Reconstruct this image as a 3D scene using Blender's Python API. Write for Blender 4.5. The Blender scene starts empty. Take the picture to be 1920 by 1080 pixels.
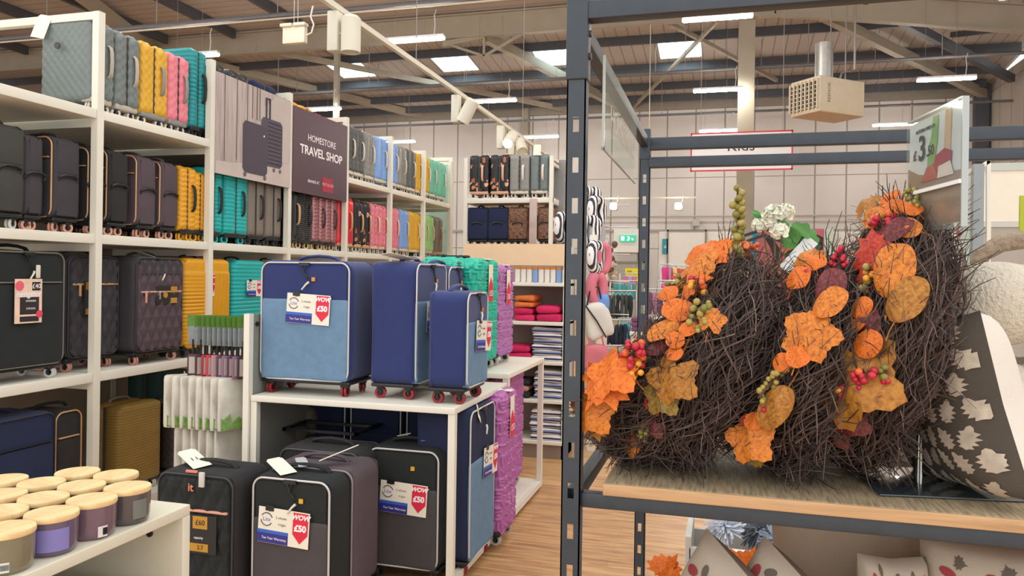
import bpy, bmesh, math, random
from mathutils import Vector, Matrix, Euler
random.seed(7)
PI = math.pi
scn = bpy.context.scene
COL = scn.collection
def R(d): return math.radians(d)

# ------------------------------------------------------------------ camera, world, exposure
FPX = 1430.0; YAW = R(15.4); ROLL = R(0.83); CZ = 1.55; CY = 515.0
cd = bpy.data.cameras.new('camera'); cam = bpy.data.objects.new('camera', cd); COL.objects.link(cam)
cam.location = (0, 0, CZ); cam.rotation_euler = (PI/2, -ROLL, YAW)
cd.sensor_width = 36; cd.lens = FPX/1920*36; cd.shift_y = -(540-CY)/1920
cd.clip_start = 0.05; cd.clip_end = 200
scn.camera = cam
w = bpy.data.worlds.new('world'); scn.world = w; w.use_nodes = True
w.node_tree.nodes['Background'].inputs[0].default_value = (1.0, 0.98, 0.955, 1)
w.node_tree.nodes['Background'].inputs[1].default_value = 1.0  # even white fill, added; enters where near roof and rear wall are omitted
scn.view_settings.view_transform = 'Standard'; scn.view_settings.look = 'None'
scn.view_settings.exposure = 0.8; scn.view_settings.gamma = 1
scn.view_settings.use_curve_mapping = False
BATTEN = 60.0; SKYL = 5.0

# pixel of the photograph -> point on a plane of the place (used to read positions off the photograph)
_c, _s = math.cos(YAW), math.sin(YAW)
_R0 = Vector((_c, _s, 0)); _F = Vector((-_s, _c, 0)); _Z = Vector((0, 0, 1))
_RR = _R0*math.cos(ROLL) + _Z*math.sin(ROLL); _UU = -_R0*math.sin(ROLL) + _Z*math.cos(ROLL)
def at(px, py, x=None, y=None, z=None):
    d = _F + _RR*((px-960)/FPX) + _UU*((CY-py)/FPX)
    t = x/d.x if x is not None else (y/d.y if y is not None else (z-CZ)/d.z)
    return Vector((d.x*t, d.y*t, CZ+d.z*t))

# ------------------------------------------------------------------ materials
def lin(h):
    h = h.lstrip('#'); v = [int(h[i:i+2], 16)/255 for i in (0, 2, 4)]
    return tuple((c/12.92 if c <= .04045 else ((c+.055)/1.055)**2.4) for c in v) + (1,)
MATS = {}
def mat(hexc, rough=.6, metal=0, var=.08, vscale=8, bump=0, bscale=80, sheen=0, emit=0, alpha=1, trans=0, coat=0, spec=.5):
    key = (hexc, rough, metal, var, vscale, bump, bscale, sheen, emit, alpha, trans, coat, spec)
    if key in MATS: return MATS[key]
    m = bpy.data.materials.new('mat_'+hexc.strip('#')); m.use_nodes = True
    nt = m.node_tree; b = nt.nodes['Principled BSDF']; c = lin(hexc)
    b.inputs['Roughness'].default_value = rough; b.inputs['Metallic'].default_value = metal
    b.inputs['Specular IOR Level'].default_value = spec
    if coat: b.inputs['Coat Weight'].default_value = coat; b.inputs['Coat Roughness'].default_value = .15
    if sheen: b.inputs['Sheen Weight'].default_value = sheen
    if trans: b.inputs['Transmission Weight'].default_value = trans; b.inputs['IOR'].default_value = 1.1
    tc = nt.nodes.new('ShaderNodeTexCoord')
    if var:
        n = nt.nodes.new('ShaderNodeTexNoise'); n.inputs['Scale'].default_value = vscale; n.inputs['Detail'].default_value = 3
        r = nt.nodes.new('ShaderNodeValToRGB')
        r.color_ramp.elements[0].position = .3; r.color_ramp.elements[1].position = .7
        r.color_ramp.elements[0].color = tuple(max(0, x*(1-var)) for x in c[:3])+(1,)
        r.color_ramp.elements[1].color = tuple(min(1, x*(1+var)) for x in c[:3])+(1,)
        nt.links.new(tc.outputs['Object'], n.inputs['Vector']); nt.links.new(n.outputs['Fac'], r.inputs['Fac'])
        nt.links.new(r.outputs['Color'], b.inputs['Base Color'])
    else: b.inputs['Base Color'].default_value = c
    if bump:
        n2 = nt.nodes.new('ShaderNodeTexNoise'); n2.inputs['Scale'].default_value = bscale; n2.inputs['Detail'].default_value = 4
        bp = nt.nodes.new('ShaderNodeBump'); bp.inputs['Strength'].default_value = bump; bp.inputs['Distance'].default_value = .01
        nt.links.new(tc.outputs['Object'], n2.inputs['Vector']); nt.links.new(n2.outputs['Fac'], bp.inputs['Height'])
        nt.links.new(bp.outputs['Normal'], b.inputs['Normal'])
    if emit:
        b.inputs['Emission Color'].default_value = c; b.inputs['Emission Strength'].default_value = emit
    if alpha < 1: b.inputs['Alpha'].default_value = alpha
    MATS[key] = m; return m
def newmat(name):
    m = bpy.data.materials.new(name); m.use_nodes = True
    return m, m.node_tree, m.node_tree.nodes['Principled BSDF']
def N(nt, t, **k):
    n = nt.nodes.new(t)
    for a, v in k.items():
        if a in n.inputs: n.inputs[a].default_value = v
        else: setattr(n, a, v)
    return n
def ramp(nt, stops, interp='LINEAR'):
    r = nt.nodes.new('ShaderNodeValToRGB'); e = r.color_ramp.elements; r.color_ramp.interpolation = interp
    while len(e) < len(stops): e.new(.5)
    for i, (p, c) in enumerate(stops): e[i].position = p; e[i].color = lin(c) if isinstance(c, str) else c
    return r

def floor_mat():
    m, nt, b = newmat('wood_floor'); L = nt.links.new
    tc = N(nt, 'ShaderNodeTexCoord')
    mp = N(nt, 'ShaderNodeMapping'); L(tc.outputs['Object'], mp.inputs['Vector'])
    br = N(nt, 'ShaderNodeTexBrick', **{'Scale': 1.0, 'Mortar Size': .0016, 'Brick Width': 1.15, 'Row Height': .12, 'Bias': 0.0, 'Mortar Smooth': .3})
    br.inputs['Color1'].default_value = (.3, .3, .3, 1); br.inputs['Color2'].default_value = (.75, .75, .75, 1); br.inputs['Mortar'].default_value = (0, 0, 0, 1)
    L(mp.outputs['Vector'], br.inputs['Vector'])
    mp2 = N(nt, 'ShaderNodeMapping'); mp2.inputs['Scale'].default_value = (1.2, 16, 1); L(tc.outputs['Object'], mp2.inputs['Vector'])
    no = N(nt, 'ShaderNodeTexNoise', Scale=2.2, Detail=6, Distortion=.9); L(mp2.outputs['Vector'], no.inputs['Vector'])
    r = ramp(nt, [(.3, '#a07550'), (.47, '#c0946a'), (.62, '#d6ac7e'), (.75, '#b08560')]); L(no.outputs['Fac'], r.inputs['Fac'])
    mx = N(nt, 'ShaderNodeMix', data_type='RGBA', blend_type='MULTIPLY'); mx.inputs[0].default_value = .35
    L(r.outputs['Color'], mx.inputs[6]); L(br.outputs['Color'], mx.inputs[7])
    hs = N(nt, 'ShaderNodeHueSaturation', Value=1.15, Saturation=1.05); L(mx.outputs[2], hs.inputs['Color'])
    L(hs.outputs['Color'], b.inputs['Base Color']); b.inputs['Roughness'].default_value = .38
    return m
def oak_mat(axis='x'):
    m, nt, b = newmat('oak_board'); L = nt.links.new
    tc = N(nt, 'ShaderNodeTexCoord'); mp = N(nt, 'ShaderNodeMapping'); mp.inputs['Scale'].default_value = (2, 40, 30)
    L(tc.outputs['Object'], mp.inputs['Vector'])
    no = N(nt, 'ShaderNodeTexNoise', Scale=1.5, Detail=6, Distortion=.6); L(mp.outputs['Vector'], no.inputs['Vector'])
    r = ramp(nt, [(.3, '#a88560'), (.5, '#c7a075'), (.7, '#b58f66')]); L(no.outputs['Fac'], r.inputs['Fac'])
    L(r.outputs['Color'], b.inputs['Base Color']); b.inputs['Roughness'].default_value = .5
    bp = N(nt, 'ShaderNodeBump', Strength=.15, Distance=.003); L(no.outputs['Fac'], bp.inputs['Height']); L(bp.outputs['Normal'], b.inputs['Normal'])
    return m
def linen_board_mat():
    m, nt, b = newmat('woven_board_top'); L = nt.links.new
    tc = N(nt, 'ShaderNodeTexCoord'); mp = N(nt, 'ShaderNodeMapping'); mp.inputs['Scale'].default_value = (160, 14, 1)
    L(tc.outputs['Object'], mp.inputs['Vector'])
    no = N(nt, 'ShaderNodeTexNoise', Scale=1.0, Detail=4); L(mp.outputs['Vector'], no.inputs['Vector'])
    r = ramp(nt, [(.35, '#8b7b63'), (.6, '#b3a183')]); L(no.outputs['Fac'], r.inputs['Fac'])
    L(r.outputs['Color'], b.inputs['Base Color']); b.inputs['Roughness'].default_value = .6
    return m
def seams_mat(name, base, seam, axis, period, width, extra=None, rough=.6):
    m, nt, b = newmat(name); L = nt.links.new
    tc = N(nt, 'ShaderNodeTexCoord'); sp = N(nt, 'ShaderNodeSeparateXYZ'); L(tc.outputs['Object'], sp.inputs[0])
    fac = None
    for (ax, per, wd) in [(axis, period, width)] + (extra or []):
        md = N(nt, 'ShaderNodeMath', operation='FLOORED_MODULO'); L(sp.outputs[ax], md.inputs[0]); md.inputs[1].default_value = per
        lt = N(nt, 'ShaderNodeMath', operation='LESS_THAN'); L(md.outputs[0], lt.inputs[0]); lt.inputs[1].default_value = wd
        if fac is None: fac = lt
        else:
            mm = N(nt, 'ShaderNodeMath', operation='MAXIMUM'); L(fac.outputs[0], mm.inputs[0]); L(lt.outputs[0], mm.inputs[1]); fac = mm
    no = N(nt, 'ShaderNodeTexNoise', Scale=.6, Detail=3)
    L(tc.outputs['Object'], no.inputs['Vector'])
    c = lin(base); r = ramp(nt, [(.3, tuple(x*.93 for x in c[:3])+(1,)), (.7, tuple(min(1, x*1.05) for x in c[:3])+(1,))]); L(no.outputs['Fac'], r.inputs['Fac'])
    mx = N(nt, 'ShaderNodeMix', data_type='RGBA'); L(fac.outputs[0], mx.inputs[0]); L(r.outputs['Color'], mx.inputs[6]); mx.inputs[7].default_value = lin(seam)
    L(mx.outputs[2], b.inputs['Base Color']); b.inputs['Roughness'].default_value = rough
    return m
def cells_mat(name, ground, blobs, scale=14, thr=.25, rough=.5, stretch=(1, 1, 1)):
    """scattered leaf-like blobs on a ground colour"""
    m, nt, b = newmat(name); L = nt.links.new
    tc = N(nt, 'ShaderNodeTexCoord'); mp = N(nt, 'ShaderNodeMapping'); mp.inputs['Scale'].default_value = stretch; mp.inputs['Rotation'].default_value = (.5, .4, .7)
    L(tc.outputs['Object'], mp.inputs['Vector'])
    no = N(nt, 'ShaderNodeTexNoise', Scale=scale*.8, Detail=2); L(mp.outputs['Vector'], no.inputs['Vector'])
    ad = N(nt, 'ShaderNodeMix', data_type='RGBA'); ad.inputs[0].default_value = .12; L(mp.outputs['Vector'], ad.inputs[6]); L(no.outputs['Color'], ad.inputs[7])
    vo = N(nt, 'ShaderNodeTexVoronoi', Scale=scale); L(ad.outputs[2], vo.inputs['Vector'])
    lt = N(nt, 'ShaderNodeMath', operation='LESS_THAN'); L(vo.outputs['Distance'], lt.inputs[0]); lt.inputs[1].default_value = thr
    r = ramp(nt, [(i/len(blobs), c) for i, c in enumerate(blobs)], 'CONSTANT')
    sp = N(nt, 'ShaderNodeSeparateColor'); L(vo.outputs['Color'], sp.inputs[0]); L(sp.outputs[0], r.inputs['Fac'])
    mx = N(nt, 'ShaderNodeMix', data_type='RGBA'); L(lt.outputs[0], mx.inputs[0]); mx.inputs[6].default_value = lin(ground); L(r.outputs['Color'], mx.inputs[7])
    L(mx.outputs[2], b.inputs['Base Color']); b.inputs['Roughness'].default_value = rough
    return m
def stripes_mat(name, cols, axis, period, rough=.8, warp=0):
    m, nt, b = newmat(name); L = nt.links.new
    tc = N(nt, 'ShaderNodeTexCoord'); sp = N(nt, 'ShaderNodeSeparateXYZ'); L(tc.outputs['Object'], sp.inputs[0])
    src = sp.outputs[axis]
    if warp:
        no = N(nt, 'ShaderNodeTexNoise', Scale=9.0); L(tc.outputs['Object'], no.inputs['Vector'])
        ml = N(nt, 'ShaderNodeMath', operation='MULTIPLY_ADD'); L(no.outputs['Fac'], ml.inputs[0]); ml.inputs[1].default_value = warp; L(src, ml.inputs[2]); src = ml.outputs[0]
    md = N(nt, 'ShaderNodeMath', operation='FLOORED_MODULO'); L(src, md.inputs[0]); md.inputs[1].default_value = period
    dv = N(nt, 'ShaderNodeMath', operation='DIVIDE'); L(md.outputs[0], dv.inputs[0]); dv.inputs[1].default_value = period
    r = ramp(nt, [(i/len(cols), c) for i, c in enumerate(cols)], 'CONSTANT'); L(dv.outputs[0], r.inputs['Fac'])
    L(r.outputs['Color'], b.inputs['Base Color']); b.inputs['Roughness'].default_value = rough
    return m
def islands_mat(name, cols, rough=.8):
    m, nt, b = newmat(name); L = nt.links.new
    g = N(nt, 'ShaderNodeNewGeometry'); r = ramp(nt, [(i/(len(cols)-1), c) for i, c in enumerate(cols)])
    L(g.outputs['Random Per Island'], r.inputs['Fac']); L(r.outputs['Color'], b.inputs['Base Color']); b.inputs['Roughness'].default_value = rough
    return m
def leaf_mat(c1, c2, c3):
    m, nt, b = newmat('autumn_leaf'); L = nt.links.new
    tc = N(nt, 'ShaderNodeTexCoord'); no = N(nt, 'ShaderNodeTexNoise', Scale=14.0, Detail=4, Distortion=.5); L(tc.outputs['Object'], no.inputs['Vector'])
    r = ramp(nt, [(.33, c1), (.5, c2), (.68, c3)]); L(no.outputs['Fac'], r.inputs['Fac']); L(r.outputs['Color'], b.inputs['Base Color'])
    b.inputs['Roughness'].default_value = .55
    t = N(nt, 'ShaderNodeBsdfTranslucent'); L(r.outputs['Color'], t.inputs['Color'])
    mx = N(nt, 'ShaderNodeMixShader'); mx.inputs[0].default_value = .25
    L(b.outputs[0], mx.inputs[1]); L(t.outputs[0], mx.inputs[2]); L(mx.outputs[0], nt.nodes['Material Output'].inputs[0])
    return m
def glass_mat(name, tint='#f4fffa', refl=.12, opacity=.12):
    """thin acrylic / glass: mostly see-through, a little gloss and a little haze"""
    m, nt, b = newmat(name); L = nt.links.new
    tr = N(nt, 'ShaderNodeBsdfTransparent'); tr.inputs[0].default_value = lin(tint)
    gl = N(nt, 'ShaderNodeBsdfGlossy'); gl.inputs['Roughness'].default_value = .05
    b.inputs['Base Color'].default_value = lin('#e8eeea'); b.inputs['Roughness'].default_value = .3
    m1 = N(nt, 'ShaderNodeMixShader'); m1.inputs[0].default_value = refl; L(tr.outputs[0], m1.inputs[1]); L(gl.outputs[0], m1.inputs[2])
    m2 = N(nt, 'ShaderNodeMixShader'); m2.inputs[0].default_value = opacity; L(m1.outputs[0], m2.inputs[1]); L(b.outputs[0], m2.inputs[2])
    L(m2.outputs[0], nt.nodes['Material Output'].inputs[0]); return m

WHITE = mat('#e6e2d4', .45, var=.03, vscale=3); WHITE2 = mat('#dcdcd0', .5, var=.03, vscale=3)
PAPER = mat('#f0ead6', .7, var=0); BLACKM = mat('#26292b', .45, var=.1)
RACKM = mat('#3a4149', .42, metal=.2, var=.08, vscale=20, bump=.08, bscale=300)
BLACKP = mat('#1c1e20', .4, var=.05); DARKTXT = mat('#24242c', .6, var=0); WHITETXT = mat('#f6f2f4', .6, var=0)
CHROME = mat('#c9c9c4', .25, metal=1, var=0)

# ------------------------------------------------------------------ mesh building
class MB:
    def __init__(s): s.v = []; s.f = []; s.mi = []; s.m = 0
    def add(s, vs, fs):
        o = len(s.v); s.v += [tuple(v) for v in vs]
        for f in fs: s.f.append(tuple(i+o for i in f)); s.mi.append(s.m)
        return s
    def box(s, x0, x1, y0, y1, z0, z1, M=None):
        vs = [Vector((x, y, z)) for x in (x0, x1) for y in (y0, y1) for z in (z0, z1)]
        if M is not None: vs = [M @ v for v in vs]
        return s.add(vs, [(0, 1, 3, 2), (4, 6, 7, 5), (0, 4, 5, 1), (2, 3, 7, 6), (0, 2, 6, 4), (1, 5, 7, 3)])
    def beam(s, a, b, wx, wz):
        a = Vector(a); b = Vector(b); d = (b-a); l = d.length; d.normalize()
        up = Vector((0, 0, 1)) if abs(d.z) < .95 else Vector((0, 1, 0))
        sx = d.cross(up).normalized(); sz = sx.cross(d)
        vs = []
        for p in (a, b):
            for i, j in ((-1, -1), (1, -1), (1, 1), (-1, 1)): vs.append(p + sx*wx/2*i + sz*wz/2*j)
        return s.add(vs, [(0, 1, 5, 4), (1, 2, 6, 5), (2, 3, 7, 6), (3, 0, 4, 7), (0, 3, 2, 1), (4, 5, 6, 7)])
    def tube(s, pts, r, n=8, closed=False, r2=None):
        pts = [Vector(p) for p in pts]; k = len(pts); vs = []; prev = None
        for i, p in enumerate(pts):
            if closed: t = pts[(i+1) % k]-pts[i-1]
            else: t = pts[min(i+1, k-1)]-pts[max(i-1, 0)]
            if t.length < 1e-9: t = Vector((0, 0, 1))
            t.normalize()
            if prev is None:
                up = Vector((0, 0, 1)) if abs(t.z) < .9 else Vector((1, 0, 0)); a = t.cross(up).normalized()
            else:
                a = prev - t*prev.dot(t)
                a = a.normalized() if a.length > 1e-6 else t.orthogonal().normalized()
            prev = a; b = t.cross(a)
            rr = r if r2 is None else r + (r2-r)*i/(k-1)
            for j in range(n):
                an = 2*PI*j/n; vs.append(p + (a*math.cos(an)+b*math.sin(an))*rr)
        fs = []
        for i in range(k if closed else k-1):
            for j in range(n):
                i2 = (i+1) % k
                fs.append((i*n+j, i*n+(j+1) % n, i2*n+(j+1) % n, i2*n+j))
        if not closed and n > 3: fs += [tuple(range(n))[::-1], tuple((k-1)*n+j for j in range(n))]
        return s.add(vs, fs)
    def cyl(s, a, b, r, n=20, r2=None): return s.tube([a, b], r, n, r2=r2)
    def lathe(s, prof, n=32, c=(0, 0, 0)):
        vs = []
        for (r, z) in prof:
            for j in range(n): an = 2*PI*j/n; vs.append((c[0]+r*math.cos(an), c[1]+r*math.sin(an), c[2]+z))
        fs = []
        for i in range(len(prof)-1):
            for j in range(n): fs.append((i*n+j, i*n+(j+1) % n, (i+1)*n+(j+1) % n, (i+1)*n+j))
        fs += [tuple(range(n))[::-1], tuple((len(prof)-1)*n+j for j in range(n))]
        return s.add(vs, fs)
    def poly(s, pts, thick, M):
        """flat outline in local xz, thickness along y"""
        n = len(pts); vs = [M @ Vector((x, 0, z)) for x, z in pts] + [M @ Vector((x, thick, z)) for x, z in pts]
        return s.add(vs, [tuple(range(n)), tuple(range(n, 2*n))[::-1]] + [(i, n+i, n+(i+1) % n, (i+1) % n) for i in range(n)])
    def sphere(s, c, r, n=8, m=6, sc=(1, 1, 1)):
        vs = [(c[0], c[1], c[2]-r*sc[2])]
        for i in range(1, m):
            ph = -PI/2+PI*i/m
            for j in range(n):
                a = 2*PI*j/n; vs.append((c[0]+r*sc[0]*math.cos(ph)*math.cos(a), c[1]+r*sc[1]*math.cos(ph)*math.sin(a), c[2]+r*sc[2]*math.sin(ph)))
        vs.append((c[0], c[1], c[2]+r*sc[2])); fs = []
        for j in range(n): fs.append((0, 1+(j+1) % n, 1+j)); fs.append((len(vs)-1, 1+(m-2)*n+j, 1+(m-2)*n+(j+1) % n))
        for i in range(m-2):
            for j in range(n): fs.append((1+i*n+j, 1+i*n+(j+1) % n, 1+(i+1)*n+(j+1) % n, 1+(i+1)*n+j))
        return s.add(vs, fs)
    def rbox(s, x0, x1, y0, y1, z0, z1, r=.02, seg=None, fn=None, R2=0):
        """rounded box on a regular grid; fn(p, face_axis) -> outward displacement; R2 = bigger corner radius in the xz outline"""
        C = Vector(((x0+x1)/2, (y0+y1)/2, (z0+z1)/2)); H = [(x1-x0)/2, (y1-y0)/2, (z1-z0)/2]
        r = min(r, min(H)*.999)
        def grid(h, sg=None):
            if sg is None: st = [-h, -h+r*.12, -h+r*.45, -h+r, h-r, h-r*.45, h-r*.12, h]
            else:
                n = max(4, int(2*h/sg)); st = [-h+2*h*i/n for i in range(n+1)]
            return st
        S3 = seg if isinstance(seg, tuple) else (seg,)*3
        G = [grid(h, q) for h, q in zip(H, S3)]; idx = {}; vs = []
        def vert(p, ax):
            k = (round(p[0], 6), round(p[1], 6), round(p[2], 6))
            if k in idx: return idx[k]
            q = Vector(p)
            if R2 > r:
                qx, qz = q.x, q.z; ix = max(-(H[0]-R2), min(H[0]-R2, qx)); iz = max(-(H[2]-R2), min(H[2]-R2, qz))
                dx, dz = qx-ix, qz-iz; l = math.hypot(dx, dz); mx = max(abs(dx), abs(dz))
                if l > 1e-9: q.x = ix+dx/l*mx; q.z = iz+dz/l*mx
            inner = Vector((max(-(H[0]-r), min(H[0]-r, q.x)), max(-(H[1]-r), min(H[1]-r, q.y)), max(-(H[2]-r), min(H[2]-r, q.z))))
            d = q-inner; l = d.length
            if l > 1e-9: q = inner + d/l*(r if R2 <= r else max(abs(d.x), abs(d.y), abs(d.z)))
            nrm = d.normalized() if l > 1e-9 else Vector((0, 0, 1))
            if fn: q = q + nrm*fn(q, ax)
            vs.append(q+C); idx[k] = len(vs)-1; return idx[k]
        fs = []
        for ax in range(3):
            a, b = (ax+1) % 3, (ax+2) % 3
            for sg in (-1, 1):
                for i in range(len(G[a])-1):
                    for j in range(len(G[b])-1):
                        q = []
                        for (ii, jj) in ((i, j), (i+1, j), (i+1, j+1), (i, j+1)):
                            p = [0, 0, 0]; p[ax] = sg*H[ax]; p[a] = G[a][ii]; p[b] = G[b][jj]; q.append(vert(p, ax))
                        fs.append(tuple(q) if sg > 0 else tuple(q[::-1]))
        return s.add(vs, fs)
    def mesh(s, name, smooth=True, nm=1, angle=35):
        me = bpy.data.meshes.new(name); me.from_pydata(s.v, [], s.f)
        for _ in range(nm): me.materials.append(None)
        if max(s.mi or [0]) > 0: me.polygons.foreach_set('material_index', s.mi)
        if smooth:
            me.polygons.foreach_set('use_smooth', [True]*len(me.polygons))
            try: me.set_sharp_from_angle(angle=R(angle))
            except Exception: pass
        me.update(); return me
def put(name, me, m, parent=None, loc=None, rot=None):
    if isinstance(me, MB): me = me.mesh(name, nm=len(m) if isinstance(m, (list, tuple)) else 1)
    o = bpy.data.objects.new(name, me); COL.objects.link(o)
    for i, mm in enumerate(m if isinstance(m, (list, tuple)) else [m]):
        o.material_slots[i].link = 'OBJECT'; o.material_slots[i].material = mm
    if parent: o.parent = parent
    if loc is not None: o.location = loc
    if rot is not None: o.rotation_euler = rot
    return o
def tag(o, label, cat, group=None, kind=None):
    if label: o['label'] = label
    if cat: o['category'] = cat
    if group: o['group'] = group
    if kind: o['kind'] = kind
    return o
def thing(name, label, cat, loc=(0, 0, 0), rz=0, group=None):
    o = bpy.data.objects.new(name, None); COL.objects.link(o); o.location = loc; o.rotation_euler = (0, 0, rz); o.empty_display_size = .1
    return tag(o, label, cat, group)
def struct(name, mb, m): o = put(name, mb, m); o['kind'] = 'structure'; return o
CACHE = {}
def cached(key, fn):
    if key not in CACHE: CACHE[key] = fn()
    return CACHE[key]
def text(name, s, size, m, parent, loc, rot, ext=.0004, ax='CENTER', ay='CENTER', sx=1, shear=0, bold=0):
    def mk():
        cu = bpy.data.curves.new('t', 'FONT'); cu.body = s; cu.size = size; cu.align_x = ax; cu.align_y = ay; cu.extrude = ext; cu.shear = shear; cu.offset = bold
        cu.resolution_u = 3
        o = bpy.data.objects.new('t', cu); COL.objects.link(o)
        dg = bpy.context.evaluated_depsgraph_get(); me = bpy.data.meshes.new_from_object(o.evaluated_get(dg))
        bpy.data.objects.remove(o); me.materials.clear(); me.materials.append(None); return me
    o = put(name, cached(('txt', s, size, ext, ax, ay, shear, bold), mk), m, parent, loc, rot); o.scale = (sx, 1, 1); return o
FRONT = (PI/2, 0, 0)      # text standing up, read from -Y

# ------------------------------------------------------------------ structure: floor, walls, roof
WX0, WX1, WY = -27.0, 8.3, 28.0
struct('floor', MB().box(WX0, WX1, -4, WY, -.1, 0), floor_mat())
WALLM = seams_mat('wall_panels', '#d2cdc9', '#8f8b87', 0, 1.0, .05, [(2, 2.55, .03)])
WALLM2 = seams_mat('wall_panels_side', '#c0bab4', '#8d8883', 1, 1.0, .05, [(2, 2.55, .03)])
struct('wall_back', MB().box(WX0-.2, WX1+.2, WY, WY+.2, 0, 7.9), WALLM)
struct('wall_left', MB().box(WX0-.2, WX0, 4, WY, 0, 8.2), WALLM2)
struct('wall_right', MB().box(WX1, WX1+.2, 5, WY, 0, 8.0), WALLM2)
DECK = seams_mat('roof_deck', '#b5ada8', '#857d78', 0, .34, .03, rough=.6)
STEEL = mat('#a39c8c', .5, var=.05, vscale=2); PURL = mat('#4b4f58', .5, var=.05)
def rz_(x, y): return min(7.9+.105*(28-y), 8.78, 7.95+.15*(8.5-x))
def roofquad(pts, t=.12):
    vs = [Vector((x, y, z)) for x, y, z in pts]+[Vector((x, y, z+t)) for x, y, z in pts]; n = len(pts)
    return vs, [tuple(range(n))[::-1], tuple(range(n, 2*n))]+[(i, (i+1) % n, n+(i+1) % n, n+i) for i in range(n)]
SK = []   # skylight openings in the end slope, (x0, x1, y0, y1)
for p, yy in ((655, 23.25), (850, 23.25), (1040, 23.25), (1274, 23.25)):
    c = at(p, 120, y=yy); SK.append((c.x-.62, c.x+.62, yy-.8, yy+.8))
def slope_deck():
    m = MB(); xs = sorted([WX0]+[v for a in SK for v in a[:2]]+[8.3]); ys = [20.0, SK[0][2], SK[0][3], 28.0]
    for i in range(len(xs)-1):
        for j in range(3):
            if j == 1 and any(abs(xs[i]-a[0]) < 1e-6 for a in SK): continue
            x0, x1, y0, y1 = xs[i], xs[i+1], ys[j], ys[j+1]
            m.add(*roofquad([(x0, y0, rz_(0, y0)), (x1, y0, rz_(0, y0)), (x1, y1, rz_(0, y1)), (x0, y1, rz_(0, y1))]))
    return m
struct('ceiling', slope_deck(), DECK)
DECK2 = seams_mat('roof_deck_far', '#b5ada8', '#857d78', 1, .34, .03, rough=.6)
m = MB()
m.add(*roofquad([(WX0, 9, 8.78), (2.8, 9, 8.78), (2.8, 20, 8.78), (WX0, 20, 8.78)]))
m.add(*roofquad([(2.8, 9, 8.78), (8.5, 9, 7.9), (8.5, 20, 7.9), (2.8, 20, 8.78)]))
struct('ceiling', m, DECK2)
for i, a in enumerate(SK):
    m = MB(); m.add(*roofquad([(a[0], a[2], rz_(0, a[2])+.05), (a[1], a[2], rz_(0, a[2])+.05), (a[1], a[3], rz_(0, a[3])+.05), (a[0], a[3], rz_(0, a[3])+.05)], .03))
    struct('window_%d' % (i+1), m, mat('#d5f3fa', .4, var=0, emit=SKYL))
k = 0
def trim(mb, m):
    global k; k += 1; return struct('trim_%d' % k, mb, m)
for yy in (22.2, 24.4, 26.1, 27.3):   # purlins of the end slope
    z = rz_(0, yy)-.12; trim(MB().box(WX0, 8.0, yy-.045, yy+.045, z-.13, z+.11), PURL)
for xx in (-25, -22, -19, -16.6, -14.2, -11.8):   # purlins of the left bay
    trim(MB().box(xx-.06, xx+.06, 9, 19.8, 8.5, 8.76), PURL)
for xx, z in ((5.0, 8.2), (7.0, 7.9)): trim(MB().box(xx-.06, xx+.06, 9, 19.8, z-.1, z+.12), PURL)
def ibeam(pts, h=.62, fw=.2, y=20.0):
    m = MB()
    for a, b in zip(pts, pts[1:]):
        for (zo, hh, ww) in ((0, h, .03), (-h/2, .035, fw), (h/2, .035, fw)):
            m.beam((a[0], y, a[1]+zo), (b[0], y, b[1]+zo), ww, hh)
    return m
trim(ibeam([(WX0, 8.4), (-12, 8.4), (-2, 8.42), (1.2, 8.40), (4, 8.0), (8.2, 7.35)]), STEEL)
# hip rafters and wind braces running from the rafter down to the end wall
for a, b, wz, mm in [((-17.4, 20, 8.45), (-11.5, 27.9, 7.75), .24, STEEL), ((1.8, 20.1, 8.35), (8.1, 27.8, 7.6), .26, STEEL), ((3.2, 20, 8.3), (8.1, 25.4, 7.5), .22, PURL),
                     ((-13.6, 20, 8.25), (-5.5, 27.9, 7.7), .16, STEEL), ((-6.4, 20.1, 8.1), (-3.6, 27.8, 7.7), .26, STEEL), ((-3.2, 27.9, 7.7), (-.2, 20.1, 8.1), .1, STEEL),
                     ((-1.4, 20.2, 8.15), (1.6, 25.8, 7.9), .11, STEEL), ((7.2, 20.1, 7.5), (5.9, 23.0, 8.2), .14, PURL), ((5.2, 20.2, 7.8), (4.4, 22, 8.3), .12, PURL),
                     ((-15.2, 14.0, 8.5), (-17.2, 20, 8.4), .3, STEEL), ((8.0, 20, 7.3), (8.1, 12, 7.3), .25, STEEL)]:
    trim(MB().beam(a, b, wz*.8, wz), mm)
trim(MB().beam((-6.4, 20, 8.1), (-7.6, 20, 7.95), .1, .14).beam((-5.3, 20, 8.1), (-6.4, 20, 7.55), .06, .06).beam((-7.6, 20, 8.0), (-6.4, 20, 7.55), .06, .06).beam((-6.4, 20, 8.2), (-6.4, 20, 7.55), .06, .06), STEEL)
x = at(1397, 300, y=20.25).x; trim(MB().box(x-.2, x+.2, 20.12, 20.4, 0, 8.15), STEEL)
for px_, wd in ((1838, .4), (985, .25)):
    x = at(px_, 300, y=27.85).x; trim(MB().box(x-wd/2, x+wd/2, 27.7, 28.0, 0 if px_ != 985 else 3.3, 7.9 if px_ != 1397 else 9), STEEL if px_ != 1838 else PURL)
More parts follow.
